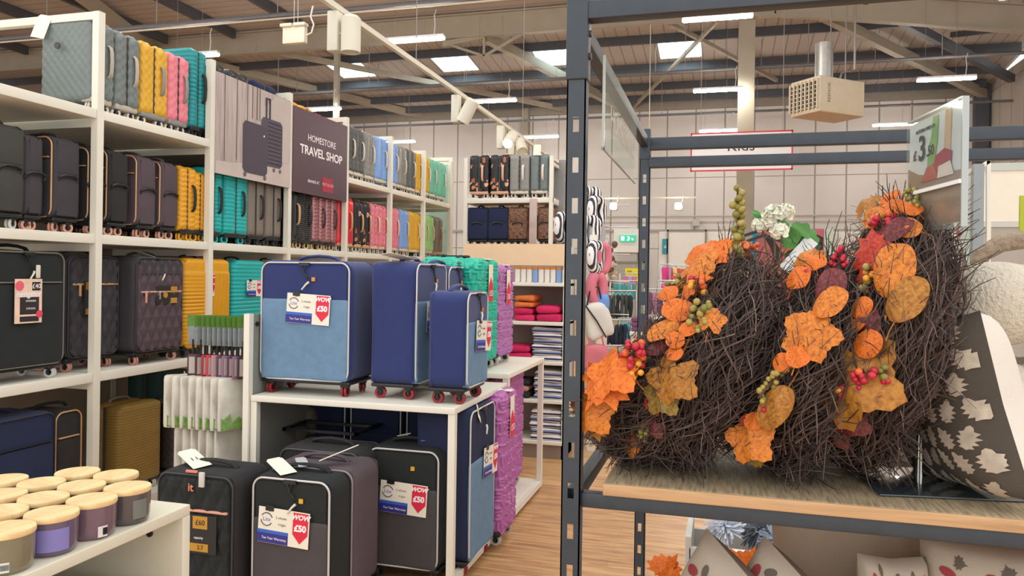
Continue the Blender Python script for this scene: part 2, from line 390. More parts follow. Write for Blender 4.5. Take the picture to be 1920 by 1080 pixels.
# hanger rods and post of the truss
x = at(632, 120, y=20.1).x; trim(MB().box(x-.07, x+.07, 20.03, 20.17, 5.6, 8.2), STEEL)
trim(MB().box(WX0, WX1, 27.85, 28.0, 7.55, 7.95), mat('#8f8a82', .6, var=.05))       # eaves beam
trim(MB().box(WX0, WX1, 27.93, 28.0, 3.18, 3.26), mat('#a7a39a', .6, var=.03))       # rail above the doors
DOORW = mat('#e9e6e0', .55, var=.02)
trim(MB().box(-2.2, WX1, 27.9, 27.97, 0, 3.18), DOORW)                               # lower lining
def door(n, p0, p1, top, m, extra=None):
    a = at(p0, 500, y=27.88).x; b = at(p1, 500, y=27.88).x; z = at((p0+p1)/2, top, y=27.88).z
    mm = MB().box(a, b, 27.84, 27.9, 0, z); o = struct('door_%d' % n, mm, m)
    put('door_frame', MB().box(a-.06, a, 27.8, 27.9, 0, z+.06).box(b, b+.06, 27.8, 27.9, 0, z+.06).box(a-.06, b+.06, 27.8, 27.9, z, z+.06), mat('#8b887f', .5, var=0), o); return o
door(1, 1253, 1321, 434, DOORW); door(2, 1146, 1206, 493, mat('#a8a398', .6, var=.04))
# conduits and cable trays hung under the roof, sprinkler pipes
def pipe(name, label, a, b, r, m, cat='pipe', teeth=0):
    mb = MB().cyl(a, b, r, 8)
    t = thing(name, label, cat, ((a[0]+b[0])/2, a[1], a[2]))
    o = put('pipe_run' if name != 'cable_tray' else 'tray', mb, m, t, loc=(-(a[0]+b[0])/2, -a[1], -a[2]))
    hg = MB()
    n = int((b[0]-a[0])/3)
    for i in range(n):
        x = a[0]+1+3*i; hg.box(x-.008, x+.008, a[1]-.008, a[1]+.008, a[2], min(8.6, rz_(x, a[1])))
    put('hanger_rods', hg, mat('#8c8a86', .5, var=0), t, loc=(-(a[0]+b[0])/2, -a[1], -a[2]))
    return t
GREYP = mat('#6f7176', .5, metal=.3, var=.08, vscale=6)
t = pipe('cable_tray', 'grey cable tray with cables along it, nearest the camera under the roof', (-22, 14, 6.88), (8, 14, 6.88), .055, GREYP, 'cable tray')
put('side_rail', MB().box(-15, 8, -.1, -.07, -.12, -.09), mat('#c7bfae', .5, var=0), t)
pipe('conduit_pipe', 'grey conduit pipe carrying the second row of strip lights', (-20, 20.3, 6.9), (8, 20.3, 6.9), .04, GREYP)
pipe('conduit_pipe', 'thin grey conduit pipe carrying the far row of strip lights', (-18, 25.6, 6.9), (8.2, 25.6, 6.9), .04, GREYP)
pipe('conduit_pipe', 'thin dark pipe high under the roof before the end wall', (-18, 23.0, 7.55), (8.2, 23.0, 7.6), .035, GREYP)
# ------------------------------------------------------------------ hanging strip lights
LAMPM = mat('#fff6ea', .5, var=0, emit=BATTEN); LBODY = mat('#d9dbe2', .5, var=0)
rows = {14.35: 'nearest row', 19.9: 'middle row', 25.4: 'far row'}; cols = {-11.3: 'above the shelving run', -6.05: 'left of the spotlight track', -.15: 'above the hanging black and red sign', 5.0: 'on the right beside the heater'}
for yy, rn in list(rows.items())+[(8.0, 'row behind the camera view')]:
    for xx, cn in cols.items():
        L = 1.3 if yy != 14 or xx > -1 else 1.25
        t = thing('strip_light', 'white glowing strip light %s, %s' % (rn, cn) if yy != 8 else 'strip light overhead behind the picture, %s' % cn, 'light', (xx, yy, 6.3), 0, 'hanging strip lights')
        put('housing', cached('lh', lambda: MB().box(-.62, .62, -.05, .05, .0, .05).mesh('lh', False)), LBODY, t)
        put('diffuser', cached('ld', lambda: MB().rbox(-.62, .62, -.055, .055, -.06, 0, .02).mesh('ld')), LAMPM, t)
        put('cord', cached('lc', lambda: MB().tube([(.4, 0, .05), (.42, 0, .25), (.4, 0, .45), (.44, 0, .56)], .012, 6).mesh('lc')), mat('#cfcfca', .5, var=0), t)
        put('suspension_wire', cached('lw', lambda: MB().cyl((-.45, 0, .05), (-.45, 0, 2.3), .004, 4).cyl((.2, 0, .05), (.2, 0, 2.3), .004, 4).mesh('lw')), mat('#8c8a86', .5, var=0), t)
# ------------------------------------------------------------------ spotlight track
TX = -2.9; TZ = at(850, 168, x=TX).z
SPM = mat('#d8d3c2', .5, var=.03)
t = thing('spotlight_track', 'long white spotlight track hung above the luggage aisle', 'light track', (TX, 4, TZ))
put('rail', MB().box(-.02, .02, 0, 10.0, -.02, .025), SPM, t)
put('suspension_wire', MB().cyl((0, 2.9, 0), (0, 2.9, 4.6), .004, 5).cyl((0, 7, 0), (0, 7, 4.6), .004, 5), mat('#8c8a86', .5, var=0), t)
def spot(px, py, label, ang, lit=False, sc=1.0):
    p = at(px, py, x=TX)
    t = thing('track_spotlight', label, 'spotlight', (TX, p.y, TZ), 0, 'spotlights on the long track')
    put('driver_box', MB().rbox(-.06, 0.03, -.05, .05, -.34, -.03, .01), SPM, t)
    M = Matrix.Translation((.12, 0, -.22)) @ Euler(ang).to_matrix().to_4x4()
    mb = MB(); mb.lathe([(.001, .15), (.055, .15), (.075, .13), (.075, -.13), (.066, -.13), (.066, -.11), (.001, -.11)], 24)
    mb.v = [tuple(M @ Vector(v)) for v in mb.v]; put('lamp_head', mb, SPM, t)
    mb = MB(); mb.lathe([(.001, -.105), (.062, -.105), (.062, -.112), (.001, -.112)], 20); mb.v = [tuple(M @ Vector(v)) for v in mb.v]
    put('lens', mb, mat('#fff0d8', .5, var=0, emit=60) if lit else mat('#e9e2c8', .3, var=0), t)
    put('bracket', MB().cyl((0, 0, -.2), (.12, 0, -.2), .012, 8), SPM, t)
spot(632, 30, 'white track spotlight nearest the camera, hanging straight down', (0, 0, 0))
spot(858, 180, 'white track spotlight halfway along, tilted back', (0, R(28), 0))
spot(941, 236, 'lit white track spotlight over the tall shelf unit', (R(-50), R(30), R(20)), True)
spot(962, 250, 'white spotlight behind the lit one on the track', (R(-40), R(-28), 0))
# second track in front of the back wall with two lit spots
t = thing('spotlight_track', 'white spotlight track near the back wall', 'light track', (at(1230, 371, y=20).x, 20, at(1230, 371, y=20).z))
put('rail', MB().box(-1.9, 1.0, -.02, .02, -.02, .02), SPM, t); put('suspension_wire', MB().cyl((-.2, 0, 0), (-.2, 0, 4.6), .012, 5), SPM, t)
for px_, lab in ((1150, 'lit round spotlight left of the rack post near the back wall'), (1272, 'lit round spotlight right of the rack post near the back wall')):
    p = at(px_, 388, y=19.9)
    t = thing('wall_spotlight', lab, 'spotlight', p, 0, 'lit spotlights near the back wall')
    put('lamp_head', MB().rbox(-.1, .1, 0, .2, -.08, .12, .03), SPM, t); put('lens', MB().sphere((0, -.02, .02), .09, 14, 10), mat('#fff0d8', .5, var=0, emit=40), t); put('bracket', MB().cyl((.08, .05, .05), (.12, .05, .3), .01, 6), SPM, t)
# ------------------------------------------------------------------ unit heater, emergency lamp, signs, wall things
a = at(1478, 190, y=16.0); b = at(1590, 190, y=16.0); zt = at(1535, 152, y=16).z; zb = at(1535, 218, y=16).z
t = thing('unit_heater', 'boxy cream warm air heater with louvred front hung from the roof', 'heater', ((a.x+b.x)/2, 16, zb), R(-50))
wd = (b.x-a.x)*.34; hh = zt-zb; CRM = mat('#c9bda6', .5, var=.04)
put('casing', MB().rbox(-wd, wd, -.35, .85, 0, hh, .03), CRM, t)
put('louvre_opening', MB().box(-wd*.93, wd*.93, -.36, -.34, .08, hh-.08), mat('#2b2a2a', .8, var=0), t)
lv = MB()
for i in range(8): x = -wd*.93+i*wd*1.86/7; lv.box(x-.012, x+.012, -.4, -.355, .06, hh-.06)
put('louvre_blades', lv, CRM, t)
g = MB()
for i in range(7): g.box(-wd*.93, wd*.93, -.375, -.365, .1+i*(hh-.2)/6, .115+i*(hh-.2)/6)
put('grille_bars', g, CRM, t)
text('nameplate_text', 'RESNOR', .1, mat('#5d4038', .6, var=0), t, (wd+.002, -.1, hh*.55), (PI/2, R(-90), R(90)))
put('flue', MB().cyl((-.05, .2, hh), (-.05, .2, at(1535, 78, y=16).z-zb), .17, 20), mat('#a9a9a6', .4, metal=.5, var=.1), t)
put('gas_pipe', MB().tube([(.25, .3, hh), (.3, .3, hh+.12), (.6, .3, hh+.12), (.6, .3, hh+2)], .02, 8).tube([(wd*.8, .4, hh), (wd*.8, .4, hh+2)], .012, 6).tube([(-wd*.2, .4, hh), (-wd*.2, .4, hh+2.4)], .012, 6), mat('#8e8b84', .4, metal=.4, var=0), t)
p = at(553, 66, y=11.0)
t = thing('emergency_lamp', 'white twin head emergency lamp box hanging below the cable tray', 'light', p)
put('box', MB().rbox(-.2, .2, -.05, .05, -.14, .14, .01), SPM, t)
for s in (-1, 1): put('lamp_head', MB().rbox(-.11+s*.12, .11+s*.12, -.1, .04, .12, .18, .02), SPM, t)
put('cord', MB().tube([(.2, 0, -.02), (.3, 0, .02), (.34, 0, .15), (.28, 0, .28), (.32, 0, .45)], .014, 6), mat('#d8d5cc', .5, var=0), t)
put('suspension_wire', MB().cyl((-.02, 0, .15), (-.02, 0, 1.3), .006, 5).cyl((.05, 0, .15), (.05, 0, 1.3), .006, 5), mat('#bdbbb5', .5, var=0), t)
# hanging department sign
a = at(1295, 270, y=17.5); b = at(1487, 270, y=17.5); zb = at(1390, 320, y=17.5).z; zt = zb+.86
t = thing('hanging_sign', 'white hanging department sign with red border lettered Kids', 'sign', ((a.x+b.x)/2, 17.5, zb)); W2 = (b.x-a.x)/2
put('board', MB().box(-W2, W2, 0, .03, 0, .86), mat('#e6e7ea', .5, var=0), t)
RED = mat('#cf2440', .5, var=0)
put('border', MB().box(-W2, W2, -.006, 0, 0, .03).box(-W2, W2, -.006, 0, .83, .86).box(-W2, -W2+.03, -.006, 0, 0, .86).box(W2-.03, W2, -.006, 0, 0, .86), RED, t)
text('department_text', 'Kids', .34, DARKTXT, t, (0, -.005, .54), FRONT); text('direction_text', 'This Way', .24, RED, t, (0, -.005, .22), FRONT)
for s in (-1, 1): put('arrow', MB().poly([(s*.75-.1, .32), (s*.75+.1, .32), (s*.75, .14)], .005, Matrix.Translation((0, -.005, 0))), RED, t)
put('suspension_wire', MB().cyl((-W2*.8, 0, .86), (-W2*.8, 0, 4.1), .006, 4).cyl((W2*.8, 0, .86), (W2*.8, 0, 4.1), .006, 4), mat('#a8a49d', .5, var=0), t)
p = at(1176, 447, y=27.7)
t = thing('exit_sign', 'green illuminated running man exit sign over the far door', 'sign', p)
put('lightbox', MB().rbox(-.29, .29, 0, .1, -.12, .12, .01), mat('#2fae8b', .5, var=0, emit=.5), t)
put('pictogram', MB().box(-.22, -.1, -.005, 0, -.08, .08).poly([(-.02, -.08), (.04, .0), (.0, .06), (.06, .08), (.1, .0), (.06, -.08)], .004, Matrix.Translation((0, -.005, 0))).poly([(.14, .0), (.24, .0), (.19, -.08)], .004, Matrix.Translation((0, -.005, 0))), mat('#dff6ea', .5, var=0, emit=.5), t)
put('wall_plate', MB().box(-.5, .5, .1, .3, -.5, .35), DOORW, t)
p = at(1247, 462, y=27.8); o = put('wall_sign', MB().box(-.1, .1, 0, .03, -.27, .27), mat('#2c8fa6', .5, var=0)); o.location = p; tag(o, 'narrow teal sign on the wall left of the white door', 'sign')
text('sign_text', '18', .12, WHITETXT, o, (0, -.003, 0), (PI/2, R(90), 0))
# colourful wall poster panels
for i, (p0, p1, c, lab) in enumerate([(1390, 1420, '#2492b4', 'teal wall poster beside the flowers'), (1420, 1472, '#c4696b', 'red and pink wall poster behind the white flower'), (1472, 1496, '#cf6b45', 'orange wall poster panel'),
                                    (1496, 1514, '#4a6fc0', 'blue wall poster panel'), (1514, 1545, '#c9707f', 'pink wall poster with dark curved shapes'), (1545, 1562, '#cfe2d2', 'pale green wall poster panel')]):
    a = at(p0, 455, y=27.75); b = at(p1, 455, y=27.75); zt = at(p0, 429, y=27.75).z
    mb = MB().box(a.x, b.x, 27.72, 27.78, .9, zt)
    if i in (1, 4): mb.m = 1; mb.poly([(a.x+.1, zt-.1), (a.x+.5, zt-.3), (b.x-.05, zt-.9), (b.x-.3, zt-1.2), (a.x+.4, zt-.6)], .01, Matrix.Translation((0, 27.705, 0)))
    tag(put('wall_poster', mb, [mat(c, .6, var=.1, vscale=2), mat('#3a2930', .7, var=0)] if i in (1, 4) else mat(c, .6, var=.1, vscale=2)), lab, 'poster', 'colourful posters on the back wall')
for p0, p1, yy in ((1208, 1700, 406),):
    a = at(p0, yy, y=27.8); b = at(p1, yy, y=27.8); o = put('wall_conduit', MB().cyl((a.x-3, 27.8, a.z), (b.x, 27.8, a.z), .03, 6).box(at(1305, yy, y=27.8).x-.12, at(1305, yy, y=27.8).x+.12, 27.7, 27.85, a.z-.35, a.z-.1), mat('#b9b5ab', .5, var=0)); tag(o, 'thin conduit with a white junction box along the back wall', 'conduit')
# ------------------------------------------------------------------ suitcases
def hsh(a, b): return (math.sin(a*127.1+b*311.7)*43758.5453) % 1.0
GLY = {0: ['X...X', 'X...X', 'X...X', 'X...X', '.XXX.'], 1: ['X...X', 'XX..X', 'X.X.X', 'X..XX', 'X...X'], 2: ['.XXX.', 'X...X', 'X...X', 'X...X', '.XXX.'], 3: ['XXXXX', 'X....', 'XXXX.', 'X....', 'XXXXX'], 4: ['XXXX.', 'X...X', 'XXXX.', 'X.X..', 'X..XX'], 5: ['XXXXX', '..X..', '..X..', '..X..', '..X..'], 6: ['.XXXX', 'X....', '.XXX.', '....X', 'XXXX.']}
def pat(kind):
    def ab(p, ax): return ((p.x, p.z) if ax == 1 else (p.y, p.z) if ax == 0 else (p.x, p.y))
    if kind == 'quilt': return lambda p, ax: .0058*(abs(math.sin(PI*(ab(p, ax)[0]+ab(p, ax)[1]*.85)/.05)*math.sin(PI*(ab(p, ax)[0]-ab(p, ax)[1]*.85)/.05)))**.5
    if kind == 'ribs': return lambda p, ax: .0055*abs(math.sin(PI*p.z/.030))**.6 if ax != 2 else 0
    if kind == 'curved': return lambda p, ax: .006*abs(math.sin(PI*(p.z - .9*(p.x if ax == 1 else p.y+.1)**2)/.034))**.6 if ax != 2 else 0
    if kind == 'diag': return lambda p, ax: .008*abs(math.sin(PI*(p.z+(p.x if ax == 1 else p.y)*(1.2 if p.x > 0 else .0))/.026))**.6 if ax != 2 and p.z < .22 else 0
    if kind == 'fine': return lambda p, ax: .004*abs(math.sin(PI*p.z/.018))**.6 if ax != 2 else 0
    if kind == 'letters':
        def f(p, ax):
            a, b = ab(p, ax); row = math.floor(b/.062); cw = .05+.03*hsh(row, 3+ax); a2 = a+.5*hsh(row, 9); col = math.floor(a2/cw)
            u = (a2-col*cw)/cw; v = (b-row*.062)/.062
            if not (.08 < u < .92 and .1 < v < .9): return 0
            g = GLY[int(hsh(row+ax, col)*7) % 7]; return .009 if g[4-min(4, int((v-.1)/.8*5))][min(4, int((u-.08)/.84*5))] == 'X' else .0
        return f
    return None
def handle_mesh(L, out, wid, th):
    """arched grab handle lying along z, standing off +X"""
    def mk():
        m = MB(); pts = [(0, 0, -L/2), (out*.7, 0, -L/2+.012), (out, 0, -L/2+.035), (out*1.15, 0, 0), (out, 0, L/2-.035), (out*.7, 0, L/2-.012), (0, 0, L/2)]
        m.tube(pts, th, 8); m.v = [(x, y*wid/th, z) for x, y, z in m.v]; return m.mesh('grab_handle')
    return cached(('hd', L, out, wid, th), mk)
def wheel_mesh(big):
    def mk():
        m = MB(); m.rbox(-.024, .024, -.02, .02, .045, .068, .01)
        m.box(-.019, -.015, -.005, .005, .022, .045).box(.015, .019, -.005, .005, .022, .045).cyl((-.006, 0, .03), (.006, 0, .03), .02, 14); return m.mesh('wheel')
    return cached(('wh', big), mk)
def tyre_mesh():
    def mk():
        m = MB()
        for x0, x1 in ((-.0145, -.003), (.003, .0145)):
            prof = [(.017, x0), (.028, x0), (.030, x0+.002), (.030, x1-.002), (.028, x1), (.017, x1)]
            n = 18; vs = [(x, r*math.cos(2*PI*j/n), .030+r*math.sin(2*PI*j/n)) for r, x in prof for j in range(n)]
            fs = [(i*n+j, i*n+(j+1) % n, ((i+1) % 6)*n+(j+1) % n, ((i+1) % 6)*n+j) for i in range(6) for j in range(n)]; m.add(vs, fs)
        return m.mesh('tyre')
    return cached('tyre', mk)
def wheels(t, w, d, fm, rm, facing=0, detail=True):
    for sx in (-1, 1):
        for sy in (-1, 1):
            o = put('wheel', wheel_mesh(0), fm, t, (sx*(w/2-.05), sy*(d/2-.042), 0), (0, 0, facing+R(random.uniform(-22, 22))))
            if detail: put('tyre', tyre_mesh(), rm, o)
def hard_case(label, loc, rz, w, d, h, m, kind='quilt', hm=None, rm=None, group=None, seg=None, detail=True, m2=None, zipm=None, facing=0, tophandle=True, lean=0, tagged=0):
    hm = hm or mat('#b8aea2', .45, var=0); rm = rm or mat('#d9d2c6', .4, var=0)
    t = thing('suitcase', label, 'suitcase', loc, rz, group or 'hard suitcases') ; wb = .058
    seg = {'quilt': (.0085,)*3 if detail and seg != .014 else (.0125,)*3, 'ribs': (.03, .03, .006), 'curved': (.02, .02, .0068), 'fine': (.03, .03, .0045), 'diag': (.0085, .0085, .0085), 'letters': (.0075,)*3, 'none': (.03,)*3}[kind]
    H = h-wb-.012
    def sh(s):
        def mk():
            y0, y1 = (-d/2, -.006) if s < 0 else (.006, d/2)
            f = pat(kind)
            return MB().rbox(-w/2, w/2, y0, y1, wb, wb+H, min(.038, d/4-.006), seg, f, R2=.055).mesh('shell', angle=50)
        return cached(('shell', kind, w, d, h, seg, s), mk)
    put('front_shell', sh(-1), m, t); put('back_shell', sh(1), m2 or m, t)
    put('zip_band', cached(('zip', w, d, h), lambda: MB().rbox(-w/2+.004, w/2-.004, -.012, .012, wb+.004, wb+H-.004, .01, R2=.055).mesh('zip')), zipm or mat('#3a3a3c', .5, var=0), t)
    put('side_handle', handle_mesh(min(.2, h*.34), .022, .014, .007), hm, t, (w/2, d*.2, wb+H*.52))
    if tophandle: put('top_handle', handle_mesh(.17, .02, .013, .007), hm, t, (0, d*.2, wb+H), (0, R(-90), 0))
    wheels(t, w, d, BLACKP, rm, facing, detail)
    for sx in (-1, 1): put('corner_guard', cached(('cg', d), lambda: MB().rbox(-.04, .04, -d/2+.01, d/2-.01, wb-.006, wb+.03, .012).mesh('cg')), hm if detail == 2 else BLACKP, t, (sx*(w/2-.05), 0, 0))
    if tagged: hang_tag(t, (w*.05, -d/2-.03, h-.02), (R(20), R(tagged*20), R(15)), .1, .17)
    return t
def hang_tag(t, loc, rot, w=.09, h=.16, m=None, txt=None):
    o = put('hang_tag', cached(('ht', w, h), lambda: MB().poly([(-w/2, 0), (w/2, 0), (w/2, h*.9), (w*.35, h), (-w*.35, h), (-w/2, h*.9)], .0015, Matrix.Identity(4)).mesh('ht', False)), m or PAPER, t, loc, rot)
    if txt: text('tag_text', txt, w*.5, DARKTXT, o, (0, -.001, h*.45), FRONT, sx=1)
    return o
REDC = mat('#dc2543', .55, var=0); NAVYC = mat('#2f2f86', .55, var=0); BLUEC = mat('#3465c4', .55, var=0); CARD = mat('#ece7d8', .5, var=0)
def price_card(t, loc, rot, w=.255, h=.160, price='50'):
    c = put('price_card', cached(('pc', w, h), lambda: MB().rbox(-w/2, w/2, 0, .002, -h/2, h/2, .001, R2=.008).mesh('pc')), CARD, t, loc, rot)
    def fl():
        x0, x1 = w*.18, w*.47; return MB().poly([(x0, h*.46), (x1, h*.46), (x1, -h*.13), ((x0+x1)/2, -h*.38), (x0, -h*.13)], .0008, Matrix.Translation((0, -.001, 0))).mesh('fl', False)
    put('price_flag', cached(('pf', w, h), fl), REDC, c)
    put('warranty_band', cached(('pw', w, h), lambda: MB().box(-w/2, w*.1, -.001, 0, -h*.48, -h*.22).mesh('pw', False)), NAVYC, c)
    put('blue_strip', cached(('pb', w, h), lambda: MB().box(-w/2, w*.1, -.001, 0, -h*.22, -h*.13).mesh('pb', False)), BLUEC, c)
    def ring():
        m = MB()
        for a0, a1 in ((20, 150), (190, 330)):
            pts = [(-w*.33+w*.11*math.cos(R(a)), -.001, h*.16+w*.11*math.sin(R(a))) for a in range(a0, a1+1, 10)]
            m.tube(pts, .0022, 5)
        m.add([(-w*.28, -.002, h*.50), (-w*.22, -.002, h*.40), (-w*.29, -.002, h*.38)], [(0, 1, 2)]); return m.mesh('ring')
    put('logo_ring', cached(('pr', w, h), ring), mat('#4b4b55', .6, var=0), c)
    text('logo_text', 'Lite', w*.1, mat('#7b8cd8', .6, var=0), c, (-w*.33, -.001, h*.16), FRONT)
    text('feature_text', '2 wheels', w*.06, mat('#8a8a8c', .6, var=0), c, (-w*.05, -.001, h*.24), FRONT); text('feature_text', '4 light', w*.06, mat('#8a8a8c', .6, var=0), c, (-w*.03, -.001, h*.06), FRONT)
    text('warranty_text', 'Ten Year Warranty', w*.06, WHITETXT, c, (-w*.17, -.0015, -h*.35), FRONT)
    text('flag_text', 'WOW', w*.118, WHITETXT, c, (w*.325, -.002, h*.34), FRONT, shear=.25, bold=.0012)
    text('price_text', '£'+price, w*.15, WHITETXT, c, (w*.325, -.002, h*.04), FRONT, bold=.0018)
    put('hook', MB().box(-w*.36, -w*.2, -.003, -.001, h*.4, h*.55), BLACKP, c)
    return c
def soft_case(label, loc, rz, w, d, h, body, lower=None, pipe=None, style='twotone', rm=None, card=None, side_handle=False, puller=True, group=None, hm=None, detail=True, facing=0, band=None, logo=None, split=.70):
    t = thing('suitcase', label, 'suitcase', loc, rz, group or 'soft suitcases'); wb = .072; hm = hm or body; rm = rm or mat('#c98f7c', .4, var=0)
    y = -d/2
    put('body', cached(('sb', w, d, h), lambda: MB().rbox(-w/2, w/2, -d/2, d/2, wb, h-.012, .022, .02, lambda p, ax: .004*math.sin(p.x*9+1)*math.sin(p.z*7+2), R2=.065).mesh('sb', angle=60)), body, t)
    put('base_tray', cached(('bt', w, d), lambda: MB().rbox(-w/2+.008, w/2-.008, -d/2+.004, d/2-.004, wb-.010, wb+.010, .008).mesh('bt')), BLACKP, t)
    wheels(t, w, d, BLACKP, rm, facing, detail)
    zs = wb+(h-wb)*split
    if style == 'twotone':
        def lowp():
            def f(p, ax): return (.005*math.exp(-((abs(p.x)-(w/2-.05))**2+(p.z+.24*h/.7)**2)/.0007)*-1.2 + .0025*math.sin(p.x*14+p.z*5)) if ax == 1 else 0
            return MB().rbox(-w/2+.016, w/2-.016, y-.012, y+.02, wb+.012, zs, .009, .012, f, R2=.012).mesh('lp', angle=60)
        put('front_pocket', cached(('lp', w, d, h, split), lowp), lower or body, t)
        put('top_panel', cached(('tp', w, d, h, split), lambda: MB().rbox(-w/2+.016, w/2-.016, y-.007, y+.02, zs-.01, h-.03, .007, R2=.045).mesh('tp')), body, t)
    elif style == 'diamond':
        def dp():
            P = .085
            def f(p, ax):
                if ax != 1: return 0
                u = p.x/.075; v = p.z/.15; a = abs(((u+v) % 1)-.5)*2; b = abs(((u-v) % 1)-.5)*2; return .017*min(a, b)**.7
            return MB().rbox(-w/2+.022, w/2-.022, y-.010, y+.02, wb+.02, h-.04, .008, .0075, f, R2=.05).mesh('dp', angle=70)
        put('quilted_front', cached(('dp', w, d, h), dp), lower or body, t)
        put('top_panel', cached(('tpd', w, d, h, split), lambda: MB().rbox(-w/2+.02, w/2-.02, y-.02, y+.01, h-.135, h-.03, .008, R2=.045).mesh('tp')), band or body, t) if band else None
        put('zip_line', cached(('zl', w, d, h), lambda: MB().rbox(-w/2+.03, w/2-.03, y-.024, y, zs-.006, zs+.006, .004).rbox(-w/2+.07, -w/2+.085, y-.03, y-.02, zs-.07, zs, .004).mesh('zl')), pipe, t)
    else:
        put('front_pocket', cached(('fp', w, d, h), lambda: MB().rbox(-w/2+.02, w/2-.02, y-.012, y+.02, wb+.012, zs, .009, .02, R2=.02).mesh('fp')), lower or body, t)
        put('zip_line', cached(('zl2', w, d, h), lambda: MB().rbox(-w/2+.03, w/2-.03, y-.016, y, zs+.004, zs+.012, .003).mesh('zl')), pipe or BLACKP, t)
    def outline(ins, yy, r):
        pts = []; rr = .05; x1 = w/2-ins; z0 = wb+ins; z1 = h-.012-ins
        for cx, cz, a0 in ((x1-rr, z1-rr, 0), (-x1+rr, z1-rr, 90), (-x1+rr, z0+rr, 180), (x1-rr, z0+rr, 270)):
            for a in range(0, 91, 15): pts.append((cx+rr*math.cos(R(a0+a)), yy, cz+rr*math.sin(R(a0+a))))
        return MB().tube(pts, r, 6, closed=True).mesh('piping')
    put('piping', cached(('pi', w, d, h), lambda: outline(.012, y-.006, .0045)), pipe if style != 'diamond' else mat('#3b3940', .6, var=0), t)
    put('rear_piping', cached(('pj', w, d, h), lambda: outline(.004, d/2-.02, .0035)), BLACKP if style != 'twotone' else body, t)
    def hdl():
        m = MB(); m.tube([(-.12, 0, 0), (-.105, 0, .016), (-.06, 0, .026), (0, 0, .03), (.06, 0, .026), (.105, 0, .016), (.12, 0, 0)], .009, 8); m.v = [(a, b*1.7, c) for a, b, c in m.v]; return m.mesh('th')
    put('top_handle', cached('tophd', hdl), hm, t, (0, 0, h-.016))
    if side_handle:
        put('side_handle', cached('sdh', lambda: MB().tube([(0, 0, -.02), (.012, 0, 0), (.016, .03, .012), (.016, .09, .012), (.012, .12, 0), (0, .12, -.02)], .008, 6).mesh('sh')), BLACKP, t, (w/2-.002, -.06, h*.56))
        put('side_panel', cached(('spn', d, h), lambda: MB().rbox(0, .008, -d/2+.02, d/2-.02, h*.6, h-.04, .006, R2=0).rbox(0, .008, -d/2+.02, d/2-.02, wb+.02, h*.55, .006).mesh('sp')), body, t, (w/2-.004, 0, 0))
    if puller:
        put('zip_puller', cached('zp', lambda: MB().tube([(0, 0, 0), (-.012, -.008, -.012), (-.035, -.012, -.04)], .0065, 7, r2=.004).mesh('zp')), mat('#dad5c8', .35, var=0), t, (.03, y-.016, h-.125))
        put('zip_cord', cached('zc', lambda: MB().tube([(-.02, -.01, .02), (0, -.012, -.03), (.025, -.01, -.06)], .003, 5).tube([(.02, -.01, .02), (0, -.012, -.02), (.02, -.01, -.07)], .003, 5).box(-.03, .03, -.012, .0, .005, .022).mesh('zc')), BLACKP, t, (0, y-.006, h-.045))
    if logo: put('logo', cached('lg', lambda: MB().box(-.01, .01, -.004, 0, -.01, .01).mesh('lg', False)), logo, t, (.055, y-.012, h-.11))
    if card: price_card(t, (card[0], y-.022, card[1]), (0, R(card[2]), 0))
    return t
# colours of the hard cases
GREY = mat('#717a79', .42, var=.05); GREY2 = mat('#8c8a84', .42, var=.05); DGREY = mat('#595b5a', .45, var=.05); YEL = mat('#dca82a', .4, var=.04); YEL2 = mat('#e2a01c', .4, var=.04)
PINK = mat('#e5808f', .4, var=.04); TEAL = mat('#0c8d90', .4, var=.05); TEAL2 = mat('#14acaa', .38, var=.04); TAUPE = mat('#80756a', .45, var=.04); MINT = mat('#25b59a', .35, var=.04)
LILAC = mat('#b171ae', .36, var=.04); LILAC2 = mat('#b468a8', .36, var=.04); BLUEH = mat('#7fa5df', .4, var=.04); LIME = mat('#a8d887', .4, var=.04); REDH = mat('#e0323c', .3, var=.25, vscale=6); ROSE = mat('#a97376', .25, metal=.45, var=.05)
BLK = mat('#222426', .35, var=.05); SEAF = mat('#6fc0a4', .4, var=.04); CHAR = mat('#3e3b40', .85, var=.08, bump=.3, bscale=400); BLKF = mat('#2b2a2b', .9, var=.1, bump=.3, bscale=400); MAUVE = mat('#56474f', .85, var=.06, bump=.3, bscale=400)
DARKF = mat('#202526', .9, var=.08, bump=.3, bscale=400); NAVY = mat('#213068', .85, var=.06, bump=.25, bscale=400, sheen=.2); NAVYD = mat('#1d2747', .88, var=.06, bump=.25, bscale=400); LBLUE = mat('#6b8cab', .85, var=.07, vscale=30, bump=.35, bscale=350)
LEAFP = cells_mat('leaf_print_case', '#1d1c20', ['#b5602c', '#7d4a2f', '#c98552', '#2a2a2c', '#d8a888'], 13, .3); LEOP = cells_mat('leopard_case', '#8a5f45', ['#2a1d1a', '#3a2722', '#241b1a'], 45, .42)
GOLDP = mat('#d3a678', .4, metal=.2, var=0); SILV = mat('#cdcac8', .5, var=0); ROSEW = mat('#d59a86', .35, var=0); WH = mat('#e6dfcf', .45, var=0); REDW = mat('#8f1f26', .4, var=0); BW = mat('#3b3b3d', .4, var=0); GREYH = mat('#8b8a86', .45, var=0)
ORANGE = mat('#d98a2b', .4, var=.04)

